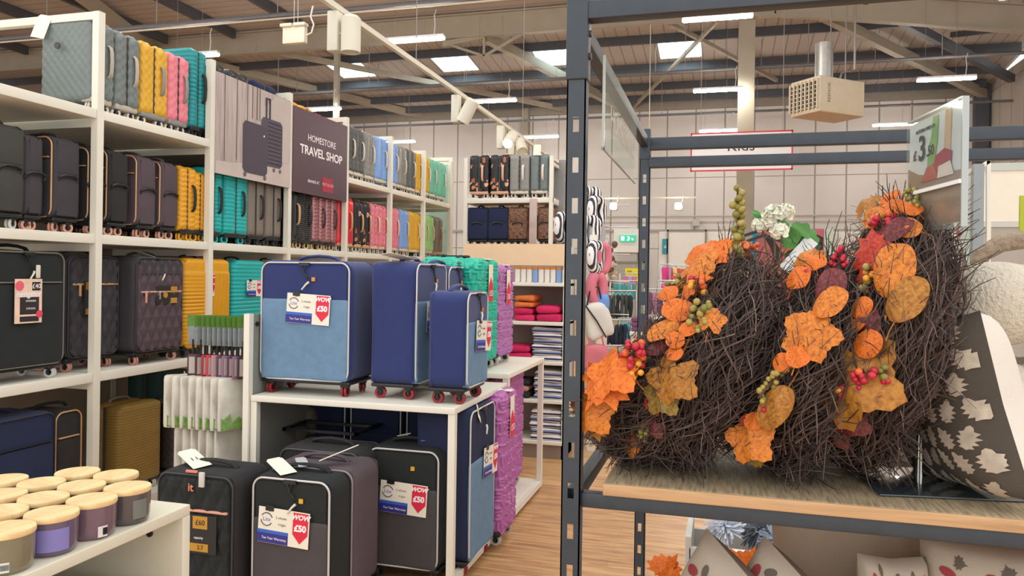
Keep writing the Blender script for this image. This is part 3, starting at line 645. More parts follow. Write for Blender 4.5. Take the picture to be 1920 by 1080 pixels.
# ------------------------------------------------------------------ the tall shelving run on the left
GX = -3.5; PY = [2.64, 3.642, 4.652, 5.665, 6.673, 7.70, 8.666, 9.596]; GXB = -4.32
g = thing('shelving_run', 'tall white steel shelving run filled with suitcases on the left', 'shelving', (GX, 3, 0))
def rel(mb): mb.v = [(a-GX, b-3, c) for a, b, c in mb.v]; return mb
names = ['first', 'second', 'third', 'fourth', 'fifth', 'sixth', 'seventh', 'eighth']
for i, py in enumerate(PY):
    if i == 0: continue
    put('post', rel(MB().box(GX-.045, GX, py-.024, py+.024, 0, 3.045)), WHITE, g)
    put('rear_post', rel(MB().box(GXB-.04, GXB, py-.024, py+.024, 0, 3.045)), WHITE, g)
    put('top_arm', rel(MB().box(GXB, GX-.045, py-.02, py+.02, 3.0, 3.045)), WHITE, g)
    [put('shelf_bracket', rel(MB().box(GXB, GX-.03, py-.012, py+.012, z-.1, z-.056)), WHITE2, g) for z in (.945, 1.75, 2.475)]
SHZ = (.945, 1.75, 2.475)
for i in range(len(PY)-1):
    y0, y1 = PY[i]+.026, PY[i+1]-.026
    for z in SHZ:
        if z > 2.4 and i in (2, 3): pass
        put('shelf', rel(MB().rbox(GXB, GX-.004, y0, y1, z-.055, z, .003)), WHITE, g)
    put('back_panel', rel(MB().box(GXB-.03, GXB-.005, PY[i], PY[i+1], .12, 2.95 if i == 0 else 2.45)), mat('#a39384', .7, var=.03) if i < 9 else WHITE, g)
    put('plinth', rel(MB().box(GXB, GX-.03, y0, y1, 0, .1)), WHITE2, g)
def side_y(a, b, x=GX-.02): return at(a, 500, x=x).y, at(b, 500, x=x).y
def row_hard(a, b, z, w, h, m, label, kind='quilt', **k):
    y0, y1 = side_y(a, b); d = max(.15, (y1-y0)*.97)
    d = round(d*50)/50
    k.setdefault('facing', 0); k.setdefault('seg', .011 if y0 < 5 else .014)
    off = k.pop('off', .0)
    return hard_case(label, (GX-.056-w/2-off, (y0+y1)/2, z), 0, w, d, h, m, kind, **k)
TOPG = 'suitcases on the top shelf of the run'
z = 2.475
row_hard(176, 221, z, .38, .555, GREY, 'grey quilted hard suitcase at the left end of the top shelf, white paper tag', detail=2, tagged=0, group=TOPG, seg=.009)
row_hard(221, 270, z, .38, .545, GREY, 'grey quilted hard suitcase between the first grey one and the yellow one, top shelf', detail=2, group=TOPG)
row_hard(270, 321, z, .38, .545, YEL, 'yellow quilted hard suitcase beside the pink one on the top shelf', hm=GREYH, group=TOPG, detail=2)
row_hard(321, 361, z, .38, .545, PINK, 'pink quilted hard suitcase next to the teal one on the top shelf', hm=GREYH, group=TOPG, detail=2)
row_hard(364, 391, z, .45, .64, TEAL, 'teal ribbed hard suitcase against the second post, top shelf', 'ribs', hm=BLKF, group=TOPG, rm=BW)
for (a, b), m, lab in zip(((405, 440), (448, 485), (492, 535)), (BLK, BLK, NAVYD), ('black suitcase top showing above the luggage photo panel, left one', 'black suitcase top above the middle of the luggage photo panel', 'dark navy suitcase top above the right end of the luggage photo panel')):
    row_hard(a, b, z, .4, .63, m, lab, 'none', off=.06, group=TOPG, rm=BW)
for (a, b), m, lab in zip(((552, 578), (582, 603), (607, 640)), (YEL2, YEL2, REDH), ('yellow suitcase top above the left of the purple sign board', 'yellow suitcase top above the middle of the purple sign board', 'red suitcase top above the right of the purple sign board')):
    row_hard(a, b, z, .36, .58 if m != REDH else .56, m, lab, 'none', off=.06, group=TOPG)
for (a, b, m, lab, tg) in [(656, 668, DGREY, 'dark grey quilted suitcase right after the purple sign, top shelf', 0), (668, 688, DGREY, 'grey quilted suitcase with paper tag, second after the purple sign', 1), (689, 707, GREY2, 'taupe grey quilted suitcase with paper tag left of the blue one', 1), (708, 732, BLUEH, 'light blue quilted suitcase left of the fifth post on the top shelf', 0),
                           (739, 749, BLUEH, 'light blue quilted suitcase right of the fifth post on the top shelf', 0), (749, 766, GREY2, 'grey quilted suitcase just right of the light blue pair, top shelf', 0), (767, 783, DGREY, 'dark grey quilted suitcase left of the far yellow pair, top shelf', 0), (784, 794, YEL, 'yellow quilted suitcase left of the sixth post, top shelf', 0),
                           (801, 808, YEL, 'yellow quilted suitcase right of the sixth post, top shelf', 0), (809, 822, SEAF, 'pale green quilted suitcase beside the far yellow one, top shelf', 0), (823, 840, SEAF, 'sea green quilted suitcase at the far end of the top shelf', 0)]:
    t = row_hard(a, b, z, .38, .545, m, lab, detail=2, group=TOPG, hm=mat('#d8cdbd', .45, var=0))
    if tg: hang_tag(t, (.12, -.02, .5), (R(-60), R(30), R(40)), .07, .15)
# paper tag on the first case
tg = [o for o in bpy.data.objects if o.get('label', '').startswith('grey quilted hard suitcase at the left')][0]
hang_tag(tg, (-.16, -.14, .43), (R(-14), R(10), R(10)), .085, .15)
put('badge', MB().cyl((-.03, -.125, .38), (-.03, -.118, .38), .02, 20), mat('#3b3d3e', .4, var=0), tg)
# graphic panels mounted across the shelf fronts
def panel(y0, y1, z0, z1, name, label, m):
    t = thing(name, label, 'sign', (GX+.012, (y0+y1)/2, (z0+z1)/2), R(90))
    W = (y1-y0)/2; H = (z1-z0)/2
    put('board', MB().rbox(-W, W, 0, .012, -H, H, .002), m, t); return t, W, H
m_, nt_, b_ = newmat('printed_wood_wall')
tc_ = N(nt_, 'ShaderNodeTexCoord'); mp_ = N(nt_, 'ShaderNodeMapping'); mp_.inputs['Scale'].default_value = (14, 1, 1); nt_.links.new(tc_.outputs['Object'], mp_.inputs['Vector'])
no_ = N(nt_, 'ShaderNodeTexNoise', Scale=2.5, Detail=3); nt_.links.new(mp_.outputs['Vector'], no_.inputs['Vector']); r_ = ramp(nt_, [(.3, '#a2918f'), (.5, '#b5a5a1'), (.75, '#c2b4af')]); nt_.links.new(no_.outputs['Fac'], r_.inputs['Fac']); nt_.links.new(r_.outputs['Color'], b_.inputs['Base Color']); b_.inputs['Roughness'].default_value = .5
t, W, H = panel(4.676, 5.64, 2.245, 2.97, 'photo_panel', 'framed photo panel picturing two dark suitcases against a pale wall', m_)
I = Matrix.Translation((0, -.0015, 0))
put('printed_floor', MB().poly([(-W, -H), (W, -H), (W, -H+.2), (W*.4, -H+.16), (-W*.6, -H+.1), (-W, -H+.09)], .001, I), mat('#c3b4ae', .5, var=.05), t)
put('printed_wall', MB().poly([(W*.1, -H+.16), (W, -H+.2), (W, H-.01), (W*.55, H-.01), (W*.3, H*.7), (W*.1, H*.6)], .001, I), mat('#bdb2ac', .5, var=.04), t)
put('printed_lines', MB().box(-W*.82, -W*.81, -.0035, -.002, -H+.1, H).box(-W*.52, -W*.51, -.0035, -.002, -H+.13, H).box(-W*.25, -W*.24, -.0035, -.002, -H+.4, H).box(-W*.12, -W*.11, -.0035, -.002, H*.3, H).box(0, .008, -.0035, -.002, H*.3, H).box(W*.08, W*.09, -.0035, -.002, H*.3, H), mat('#5d4c4e', .6, var=0), t)
I2 = Matrix.Translation((0, -.005, 0)); PD = mat('#453d4b', .5, var=.04); PD2 = mat('#4d4454', .5, var=.03)
def rr(x0, x1, z0, z1, r=.03): return [(x0+r, z0), (x1-r, z0), (x1, z0+r), (x1, z1-r), (x1-r, z1), (x0+r, z1), (x0, z1-r), (x0, z0+r)]
put('printed_suitcase', MB().poly(rr(-W*.36, W*.3, -H*.86, H*.22), .001, I2), PD, t)
put('printed_suitcase', MB().poly(rr(W*.12, W*.74, -H*.62, H*.42), .001, Matrix.Translation((0, -.004, 0))), PD2, t)
put('printed_handle', MB().tube([(W*.26, -.005, H*.42), (W*.26, -.005, H*.85), (W*.36, -.005, H*.85), (W*.36, -.005, H*.42)], .008, 6), PD, t)
ln = MB(); [ln.box(W*.32, W*.7, -.0065, -.005, -H*.55+i*.032, -H*.55+i*.032+.006) for i in range(11)]; put('printed_ribs', ln, mat('#2e2733', .6, var=0), t)
put('printed_wheels', MB().cyl((-W*.3, -.006, -H*.9), (-W*.3, -.004, -H*.9), .018, 12).cyl((W*.24, -.006, -H*.9), (W*.24, -.004, -H*.9), .018, 12).cyl((W*.5, -.006, -H*.68), (W*.5, -.004, -H*.68), .016, 12).cyl((W*.68, -.006, -H*.68), (W*.68, -.004, -H*.68), .016, 12), mat('#6a5a62', .5, var=0), t)
put('printed_badge', MB().cyl((W*.2, -.0065, H*.0), (W*.2, -.005, H*.0), .008, 10), WHITETXT, t)
t, W, H = panel(5.69, 6.64, 2.225, 2.95, 'shop_sign', 'purple grey sign board lettered HOMESTORE TRAVEL SHOP', mat('#5d4953', .55, var=.03))
text('small_title', 'HOMESTORE', .082, WHITETXT, t, (0, -.001, H*.36), FRONT, sx=1.05); text('main_title', 'TRAVEL SHOP', .108, WHITETXT, t, (0, -.001, H*.04), FRONT, sx=1.1, bold=.0022)
text('footer_text', 'BRANDS AT', .036, WHITETXT, t, (-W*.30, -.001, -H*.68), FRONT); put('logo_block', MB().box(W*.02, W*.42, -.003, 0, -H*.86, -H*.5), mat('#a8283f', .5, var=0), t); text('logo_text', 'MATALAN', .044, mat('#e8aeb4', .6, var=0), t, (W*.22, -.004, -H*.68), FRONT)

# middle shelf
MIDG = 'suitcases on the middle shelf of the run'; z = 1.75
def row_soft(a, b, zz, h, body, pipe, label, w=.36, rm=ROSEW, off=0, **k):
    y0, y1 = side_y(a, b)
    return soft_case(label, (GX-.066-w/2-off, (y0+y1)/2, zz), 0, w, round((y1-y0)*100)/100, h, body, pipe=pipe, style='plain', rm=rm, side_handle=True, puller=False, group=MIDG, **k)
row_soft(-4, 59, z, .56, mat('#3a3a36', .7, var=.1, bump=.3, bscale=15), BLACKP, 'black soft suitcase in plastic wrap at the left end of the middle shelf', rm=SILV)
row_soft(60, 92, z, .53, CHAR, BLACKP, 'charcoal soft suitcase second from the left on the middle shelf')
row_soft(112, 160, z, .55, CHAR, GOLDP, 'charcoal soft suitcase with gold piping third from the left, middle shelf')
t = row_soft(180, 199, z, .53, BLKF, GOLDP, 'black soft suitcase behind the first post with a yellow price card', rm=ROSEW)
c = put('price_card', MB().box(-.06, .06, -.003, 0, -.12, .1), mat('#232220', .5, var=0), t, (.1, -.16, .33)); text('price_text', '£55', .05, mat('#c7a93a', .5, var=0), c, (0, -.004, .06), FRONT); put('red_strip', MB().box(-.06, .06, -.005, -.003, -.12, -.08), mat('#c8553c', .5, var=0), c)
row_soft(213, 251, z, .54, BLKF, GOLDP, 'black soft suitcase with gold piping right of the first post, middle shelf')
row_soft(269, 302, z, .54, MAUVE, GOLDP, 'mauve soft suitcase with gold piping, left one of the mauve pair')
row_soft(312, 344, z, .535, MAUVE, GOLDP, 'mauve soft suitcase, right one of the mauve pair beside the yellow case')
row_hard(346, 376, z, .36, .53, YEL2, 'yellow hard suitcase with curved ribs left of the second post, middle shelf', 'curved', hm=BLKF, zipm=BLACKP, rm=YEL2, group=MIDG)
row_hard(378, 392, z, .36, .51, YEL2, 'yellow hard suitcase half hidden by the second post', 'curved', hm=BLKF, zipm=BLACKP, rm=YEL2, group=MIDG)
row_hard(396, 425, z, .37, .56, TEAL2, 'turquoise ribbed hard suitcase right of the second post, middle shelf', 'ribs', hm=BLKF, rm=TEAL2, group=MIDG)
row_hard(430, 472, z, .37, .56, TEAL2, 'turquoise ribbed hard suitcase beside the taupe ones, middle shelf', 'ribs', hm=BLKF, rm=TEAL2, group=MIDG)
row_hard(473, 504, z, .37, .55, TAUPE, 'taupe hard suitcase next to the turquoise one, middle shelf', 'none', hm=BLKF, rm=BW, group=MIDG)
row_hard(507, 536, z, .37, .55, TAUPE, 'taupe hard suitcase left of the third post, middle shelf', 'none', hm=BLKF, rm=BW, group=MIDG)
GW = mat('#d2b584', .4, var=0)
row_hard(551, 567, z, .36, .53, BLK, 'black glossy hard suitcase right of the third post, middle shelf', 'none', hm=GOLDP, rm=GW, group=MIDG)
row_hard(568, 592, z, .36, .53, BLK, 'black hard suitcase with fine silver ribs, middle shelf', 'fine', hm=BLK, rm=GW, group=MIDG)
row_hard(594, 617, z, .36, .53, ROSE, 'rose metallic ribbed suitcase beside the black ribbed one', 'curved', hm=BLK, rm=GW, group=MIDG)
row_hard(618, 638, z, .36, .53, ROSE, 'rose metallic ribbed suitcase beside the red one', 'curved', hm=BLK, rm=GW, group=MIDG)
for (a, b, m, lab, kd) in [(641, 670, REDH, 'bright red hard suitcase beside the fourth post, middle shelf', 'none'), (672, 686, LEAFP, 'black leaf print suitcase right beside the red one', 'none'), (687, 701, LEAFP, 'black leaf print suitcase left of the pink ones', 'none'),
                           (703, 717, PINK, 'pink quilted suitcase first after the leaf print pair, middle shelf', 'quilt'), (718, 732, PINK, 'pink quilted suitcase left of the fifth post, middle shelf', 'quilt'), (738, 754, PINK, 'pink quilted suitcase right of the fifth post, middle shelf', 'quilt'),
                           (756, 772, BLUEH, 'light blue quilted suitcase between pink and yellow, middle shelf', 'quilt'), (773, 794, YEL, 'yellow quilted suitcase left of the sixth post, middle shelf', 'quilt'),
                           (799, 807, LIME, 'lime green quilted suitcase touching the sixth post, middle shelf', 'quilt'), (808, 818, LIME, 'lime green quilted suitcase beside the grey one, middle shelf', 'quilt'), (819, 835, TAUPE, 'grey brown suitcase at the far end of the middle shelf', 'quilt')]:
    t = row_hard(a, b, z, .38, .545, m, lab, kd, detail=2, group=MIDG, hm=mat('#e0c3a8', .45, var=0) if m in (PINK, LIME, YEL, BLUEH) else GOLDP)
# lower shelf: big cases facing the aisle
LOWG = 'large suitcases on the lower shelf'; z = .945; RA = R(90)
t = soft_case('large black soft suitcase with a bright square label at the left of the lower shelf', (GX-.17, 3.2, z), RA, .48, .27, .71, DARKF, pipe=mat('#6d6860', .5, var=0), style='plain', rm=SILV, group=LOWG)
c = put('price_card', MB().rbox(-.085, .085, 0, .003, -.12, .12, .001, R2=.015), mat('#eccdb8', .5, var=.1, vscale=14), t, (-.015, -.165, .43))
put('text_block', MB().box(-.052, .062, -.001, .001, -.07, .02).box(-.052, .062, -.001, .001, -.108, -.08).box(.02, .07, -.001, .001, .055, .1), mat('#2a2428', .6, var=0), c)
text('brand_text', 'navigator', .04, WHITETXT, c, (0, -.002, .035), FRONT, bold=.001); text('price_text', '£40', .035, WHITETXT, c, (.045, -.002, .077), FRONT); text('feature_text', 'EXPANDS', .014, WHITETXT, c, (.012, -.002, -.0), FRONT); text('feature_text', 'STRONG', .014, WHITETXT, c, (.012, -.002, -.04), FRONT)
put('pink_circle', MB().cyl((-.055, -.001, .08), (-.055, 0, .08), .026, 20), mat('#e56577', .5, var=0), c); put('pink_circle', MB().cyl((.065, -.0015, -.07), (.065, 0, -.07), .02, 20), mat('#e5455f', .5, var=0), c)
put('zip_tag', MB().rbox(-.012, .012, -.01, 0, -.05, .02, .004), mat('#d8d2c2', .4, var=0), t, (.04, -.16, .6))
t = soft_case('dark soft suitcase in shade left of the first post, lower shelf', (GX-.26, 3.74, z), RA, .4, .26, .7, CHAR, pipe=GOLDP, style='diamond', group=LOWG, lower=CHAR)
c = put('price_card', MB().box(-.05, .05, -.003, 0, -.1, .1), mat('#25221f', .6, var=0), t, (-.05, -.16, .43)); [put('gold_block', MB().box(-.04, .04, -.005, -.003, z0_, z1_), mat('#a8722c', .5, var=0), c) for z0_, z1_ in ((.05, .095), (-.095, -.06))]
t = soft_case('charcoal suitcase with quilted diamond front and pink zip beside the first post', (GX-.17, 4.17, z), RA, .44, .29, .7, CHAR, lower=MAUVE, pipe=ROSEW, style='diamond', band=CHAR, group=LOWG, split=.62)
c = put('price_card', MB().box(-.11, .09, -.003, 0, -.06, .06), mat('#26221f', .6, var=0), t, (.06, -.165, .44)); put('gold_block', MB().box(.02, .08, -.005, -.003, .015, .055).box(.02, .08, -.005, -.003, -.055, -.02).cyl((-.03, -.006, 0), (-.03, -.003, 0), .02, 14), mat('#c08a36', .5, var=0), c); text('price_text', 'LUXE', .022, WHITETXT, c, (-.08, -.004, 0), (PI/2, R(-90), 0))
hang_tag(t, (.04, -.1, .67), (R(-70), R(10), R(60)), .07, .15)
for (y0, y1, w_, m, kd, lab) in [(4.42, 4.93, .5, YEL2, 'diag', 'large yellow hard suitcase with diagonal ribs behind the second post'), (4.965, 5.40, .43, TEAL2, 'ribs', 'large teal ribbed suitcase with price card, lower shelf'), (5.44, 5.87, .43, ORANGE, 'none', 'orange hard suitcase edge beside the teal one, lower shelf')]:
    t = hard_case(lab, (GX-.16, (y0+y1)/2, z), RA, w_, .26, .70, m, kd, hm=BLKF, rm=BW, group=LOWG)
    if m is TEAL2: price_card(t, (0.02, -.145, .47), (0, 0, 0), .2, .13, '55')
    if m is YEL2: price_card(t, (0.01, -.145, .5), (0, 0, 0), .07, .16, '45')
# floor level cases under the run
FLG = 'suitcases under the lower shelf'
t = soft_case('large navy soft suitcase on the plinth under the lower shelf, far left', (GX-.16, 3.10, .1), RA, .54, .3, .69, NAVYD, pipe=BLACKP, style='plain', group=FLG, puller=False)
t = soft_case('black soft suitcase with gold labels beside the navy one under the shelf', (GX-.22, 3.42+.1, .1), RA, .2, .28, .66, BLKF, pipe=GOLDP, style='plain', group=FLG, puller=False)
hard_case('olive yellow hard suitcase with paper sleeve on the plinth right of the first post', (GX-.25, 4.14, .1), RA, .38, .26, .60, mat('#8a6f33', .5, var=.1), 'fine', hm=GREYH, group=FLG)
hard_case('dark green hard suitcase lying high behind the olive one', (GX-.45, 4.75, .1), RA, .45, .3, .78, mat('#16403f', .6, var=.06), 'none', hm=BLK, group=FLG)
hard_case('dark brown suitcase behind the hanging vacuum bags', (GX-.22, 4.62, .1), RA, .4, .26, .56, mat('#3c3230', .6, var=.06), 'quilt', hm=BLK, group=FLG)
# ------------------------------------------------------------------ white tables with suitcases
def table(label, y0, y1, zt, deck):
    X0, X1 = -2.37, -1.235
    t = thing('display_table', label, 'table', ((X0+X1)/2, (y0+y1)/2, 0)); ox, oy = (X0+X1)/2, (y0+y1)/2
    q = lambda mb: put_rel(mb, ox, oy)
    def pp(n, mb, m=WHITE): mb.v = [(a-ox, b-oy, c) for a, b, c in mb.v]; return put(n, mb, m, t)
    pp('table_top', MB().rbox(X0+.002, X1, y0, y1, zt-.032, zt, .004))
    for x in (X0+.002, X1-.037):
        for y in (y0+.005, y1-.04): pp('leg', MB().box(x, x+.035, y, y+.035, .03, zt-.032))
    pp('side_rail', MB().box(X1-.037, X1-.002, y0+.04, y1-.04, .03, .065)); pp('side_rail', MB().box(X0, X0+.035, y0+.04, y1-.04, .03, .065))
    for x in (X0+.02, X1-.02):
        for y in (y0+.02, y1-.022): pp('foot', MB().cyl((x, y, 0), (x, y, .03), .014, 10), CHROME)
    if deck: pp('lower_deck', MB().rbox(X0+.036, X1-.038, y0+.01, y1-.01, .045, .07, .003))
    return t
table('white table nearest the camera carrying the blue suitcases', 3.482, 4.412, .9, False)
table('white table behind the first one carrying the green and lilac suitcases', 4.438, 5.402, .95, True)
t = thing('side_screen', 'tall white post and grey panel on the left edge of the first table', 'panel', (-2.39, 3.49, 0))
put('post', MB().box(-.015, .018, -.02, .018, 0, 1.325), WHITE, t); put('panel', MB().box(-.005, .012, .018, .9, .1, 1.32), mat('#8d8c86', .6, var=.05), t)
put('post', MB().box(-.015, .018, .9, .93, 0, 1.325), WHITE, t); put('bolt', MB().cyl((.016, .05, 1.27), (.024, .05, 1.27), .012, 12), BLACKP, t)
# blue cases on the first table
TG = 'navy suitcases on the first table'
a = at(489, 600, y=3.57); b = at(657, 600, y=3.57); zt = at(575, 484, y=3.57).z
t = soft_case('navy suitcase with light blue pocket and WOW price card, facing the camera on the table', ((a.x+b.x)/2, 3.57+.14, .9), R(0), b.x-a.x+.01, .28, zt-.9, NAVY, LBLUE, SILV, rm=REDW, card=(.03, .455, 3), group=TG, logo=ORANGE, split=.67)
zB = at(740, 486, y=3.6).z
a = at(694, 600, y=3.6); b = at(777, 600, y=3.6)
t = soft_case('navy suitcase seen from its side between the price card one and the small one', ((a.x+b.x)/2, 3.6+.225, .9), RA, .45, b.x-a.x, zB-.9, NAVY, LBLUE, SILV, rm=REDW, card=(.02, .42, 2), group=TG, logo=ORANGE, split=.67)
hang_tag(t, (-.1, -.05, zB-.9), (R(-80), R(5), R(60)), .1, .17)
t = soft_case('navy suitcase standing behind the side on one, top edge with white piping showing', ((a.x+b.x)/2, 4.07+.16, .9), RA, .32, b.x-a.x, zB-.9-.01, NAVY, LBLUE, SILV, rm=REDW, group=TG, logo=ORANGE, split=.67)
t = soft_case('dark teal navy suitcase on the second table behind the blue ones', ((a.x+b.x)/2, 4.44+.2, .95), RA, .36, b.x-a.x, zB-.97, mat('#20405c', .85, var=.06), LBLUE, SILV, rm=REDW, group=TG, logo=ORANGE, split=.67)
a = at(803, 600, y=3.56); b = at(874, 600, y=3.56); zC = at(845, 541, y=3.56).z
t = soft_case('small navy cabin suitcase with light blue pocket at the right corner of the table', ((a.x+b.x)/2, 3.56+.17, .9), RA, .35, b.x-a.x, zC-.9, NAVY, LBLUE, SILV, rm=REDW, card=(.06, .33, 4), group=TG, logo=ORANGE, split=.67)
# mint and lilac lettered cases on the second table
T2G = 'embossed hard suitcases'; zz = .95
xf = -1.40
def lettered(y0, y1, ztop, m, lab, z0=.95, x=xf, d=.26, flag=True, rm=None, **k):
    t = hard_case(lab, (x-d/2, (y0+y1)/2, z0), RA, y1-y0, d, ztop-z0, m, 'letters', hm=BLKF, rm=rm or mat('#bdb9b2', .4, var=0), seg=.0075, group=T2G, zipm=mat('#4f5f5c', .5, var=0))
    if flag:
        c = put('price_sleeve', MB().poly([(-.042, .1), (.042, .1), (.042, -.13), (-.042, -.13)], .002, Matrix.Translation((0, -d/2-.014, (ztop-z0)-.14))), CARD, t)
        put('red_arrow', MB().poly([(-.041, -.13), (.041, -.13), (.041, -.03), (0, .02), (-.041, -.03)], .001, Matrix.Translation((0, -d/2-.016, (ztop-z0)-.14))), REDC, c); text('price_text', '£55', .048, WHITETXT, c, (0, -d/2-.018, (ztop-z0)-.22), FRONT)
        put('price_sleeve', MB().rbox(-.035, .035, -d/2-.012, .02, 0, .006, .003), CARD, t, (0, 0, ztop-z0-.012))
    return t
y0 = at(896, 600, x=xf).y; zM = at(870, 482, y=y0).z
lettered(y0, y0+.42, zM, MINT, 'mint green suitcase with raised lettering and red price arrow'); y1 = y0+.44
lettered(y1, y1+.36, at(945, 489, x=xf, y=None).z if False else zM-.03, LILAC, 'lilac suitcase with raised lettering beside the mint one on the table')
t = hard_case('mint green suitcase lying behind the navy ones with a black strap', (xf-.26-.2, 5.1, .95), RA, .44, .26, zM-.95+.02, MINT, 'letters', hm=BLKF, rm=BW, group=T2G)
put('strap', MB().rbox(-.03, .03, -.14, .14, zM-.95-.01, zM-.95+.03, .01), BLKF, t)
# under the first table
UG = 'suitcases under the white tables'
xU = at(881, 900, y=3.62).x
zU = .875
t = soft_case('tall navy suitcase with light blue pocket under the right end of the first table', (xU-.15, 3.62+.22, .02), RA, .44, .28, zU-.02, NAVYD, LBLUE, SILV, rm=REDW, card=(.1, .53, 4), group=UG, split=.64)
hang_tag(t, (-.1, -.16, .78), (R(-20), R(40), 0), .06, .09)
lettered(4.09, 4.41, .89, LILAC2, 'lilac lettered suitcase under the first table behind the navy one', .02, xU+.03, .27)
lettered(4.50, 4.86, .86, LILAC2, 'lilac lettered suitcase under the second table, near one', .07, -1.36, .27)
lettered(4.90, 5.30, .89, LILAC2, 'lilac lettered suitcase at the far end under the second table', .07, -1.36, .27, flag=False)
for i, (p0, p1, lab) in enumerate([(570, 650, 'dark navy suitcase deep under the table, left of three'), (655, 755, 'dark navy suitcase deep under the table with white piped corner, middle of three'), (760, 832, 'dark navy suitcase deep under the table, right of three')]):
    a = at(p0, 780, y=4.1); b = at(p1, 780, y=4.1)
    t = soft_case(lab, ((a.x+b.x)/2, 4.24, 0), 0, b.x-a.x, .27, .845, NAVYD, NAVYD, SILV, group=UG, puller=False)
# black cases on the floor in front of and under the first table
FG = 'black suitcases on the floor by the first table'
def floor_case(px, py, h, w_, d, lab, body, lower, pipe, **k):
    p = at(px, py, z=h-.03); return soft_case(lab, (p.x, p.y+d/2, 0), k.pop('rz', 0), w_, d, h, body, lower, pipe, group=FG, **k), p
CH2 = mat('#4a4648', .8, var=.05, bump=.35, bscale=450)
t, p = floor_case(547, 902, .66, .40, .25, 'black and grey suitcase with WOW price card, front one on the floor', DARKF, CH2, SILV, card=(-.025, .43, 3), logo=YEL, split=.66, rm=BW)
hang_tag(t, (-.03, -.1, .655), (R(-82), R(-4), R(52)), .075, .2); hang_tag(t, (.0, -.02, .67), (R(-85), R(0), R(40)), .05, .13, mat('#b9b8ba', .5, var=0))
t, p2 = floor_case(757, 846, .69, .40, .25, 'black and grey suitcase with WOW price card under the table beside the leg', DARKF, CH2, SILV, card=(.01, .43, 3), logo=YEL, split=.66, rm=BW, puller=False)
hang_tag(t, (.05, -.02, .7), (R(-84), R(0), R(-70)), .06, .17, mat('#bdb3a0', .6, var=0)); hang_tag(t, (-.1, .02, .7), (R(-80), R(0), R(-60)), .03, .07)
t, p3 = floor_case(585, 880, .67, .44, .26, 'mauve grey suitcase top showing behind the front black and grey one', mat('#55494f', .85, var=.06), CH2, mat('#8e8388', .5, var=0), style='plain', rm=BW, puller=False)
hang_tag(t, (.03, -.12, .68), (R(-70), R(-10), R(-60)), .05, .19)
floor_case(600, 848, .69, .46, .25, 'black suitcase behind the mauve one under the table', BLKF, BLKF, mat('#4a4a4a', .5, var=0), style='plain', rm=BW, puller=False)
t, p4 = floor_case(368, 893, .66, .41, .26, 'black quilted diamond suitcase lettered it with gold price labels', BLKF, DARKF, ROSEW, style='diamond', rm=BW, puller=False)
text('brand_text', 'it', .05, mat('#d9806a', .5, var=0), t, (-.01, -.155, .585), FRONT, bold=.001)
hang_tag(t, (-.02, -.06, .655), (R(-78), R(-5), R(60)), .085, .2, txt='11'); put('white_clip', MB().rbox(-.014, .014, -.012, 0, -.055, .012, .004), mat('#c9c6bd', .4, var=0), t, (.045, -.145, .645))
c = put('price_card', MB().box(-.02, .13, -.003, 0, -.14, .03), mat('#1d1e1f', .5, var=0), t, (0, -.158, .44)); [put('gold_block', MB().box(x0_, x1_, -.005, -.003, z0_, z1_), mat('#b8892f', .5, var=0), c) for x0_, x1_, z0_, z1_ in ((.01, .085, -.03, .025), (-.01, .09, -.13, -.095))]
text('price_text', '£60', .032, DARKTXT, c, (.048, -.006, -.003), FRONT); text('weight_text', '2.7', .026, DARKTXT, c, (.05, -.006, -.112), FRONT); text('weight_text', 'capacity', .015, WHITETXT, c, (.04, -.004, -.07), FRONT)
put('red_strip', MB().rbox(-.03, .03, -.01, 0, 0, .012, .003), mat('#d9806a', .5, var=0), t, (-.02, -.13, .645))
# ------------------------------------------------------------------ hooks with luggage tags and vacuum bags on the end screen
def hook_row(y, z, pxs, name, label, maker, group):
    hk = at(pxs[0]-6, 700, y=y).x
    h = put('display_hook', MB().cyl((hk, y, z), (-2.405, y, z), .004, 6).cyl((hk, y, z), (hk, y, z+.02), .004, 6), CHROME); tag(h, 'metal display hook %s' % label, 'hook')
    for i, px in enumerate(pxs):
        x = at(px, 700, y=y).x; o = maker(x, y, z, i); tag(o, None, name.replace('_', ' '), group)
GRN = mat('#567f2c', .5, var=.15, vscale=30); ordn = ['leftmost', 'second', 'third', 'fourth', 'fifth', 'sixth', 'seventh', 'eighth', 'ninth', 'tenth']
def mk_tag(x, y, z, i):
    t = thing('luggage_tag', 'packaged luggage tag with green header and %s tag, %s on the hook' % (['dark brown', 'dark brown', 'red', 'red and white', 'pink', 'plum', 'lilac', 'plum', 'lilac', 'dark plum'][i], ordn[i]), 'luggage tag', (x, y, z), R(58 if i else 20))
    put('header_card', cached('lt1', lambda: MB().box(-.045, .045, -.002, .002, -.035, .03).mesh('h', False)), GRN, t)
    put('clear_sleeve', cached('lt2', lambda: MB().rbox(-.04, .04, -.005, .005, -.13, -.03, .004).mesh('s')), mat('#7d8587', .25, var=.1, vscale=40), t)
    put('strap', cached('lt3', lambda: MB().rbox(-.018, -.006, -.006, .006, -.18, -.1, .003).rbox(.006, .018, -.006, .006, -.18, -.1, .003).mesh('st')), BLKF, t)
    put('tag_body', cached('lt4', lambda: MB().rbox(-.042, .042, -.006, .006, -.30, -.18, .005).mesh('tb')), mat(['#4a2530', '#4a2530', '#a02838', '#c23a45', '#b98a98', '#5f3550', '#8a6a86', '#5b3450', '#8a6480', '#3d2436'][i], .5, var=0), t)
    put('name_window', cached('lt5', lambda: MB().box(-.032, .032, -.0075, .0075, -.285, -.195).mesh('nw', False)), mat('#b7aca4', .4, var=0), t)
    return t
zt_ = at(400, 602, y=3.52).z
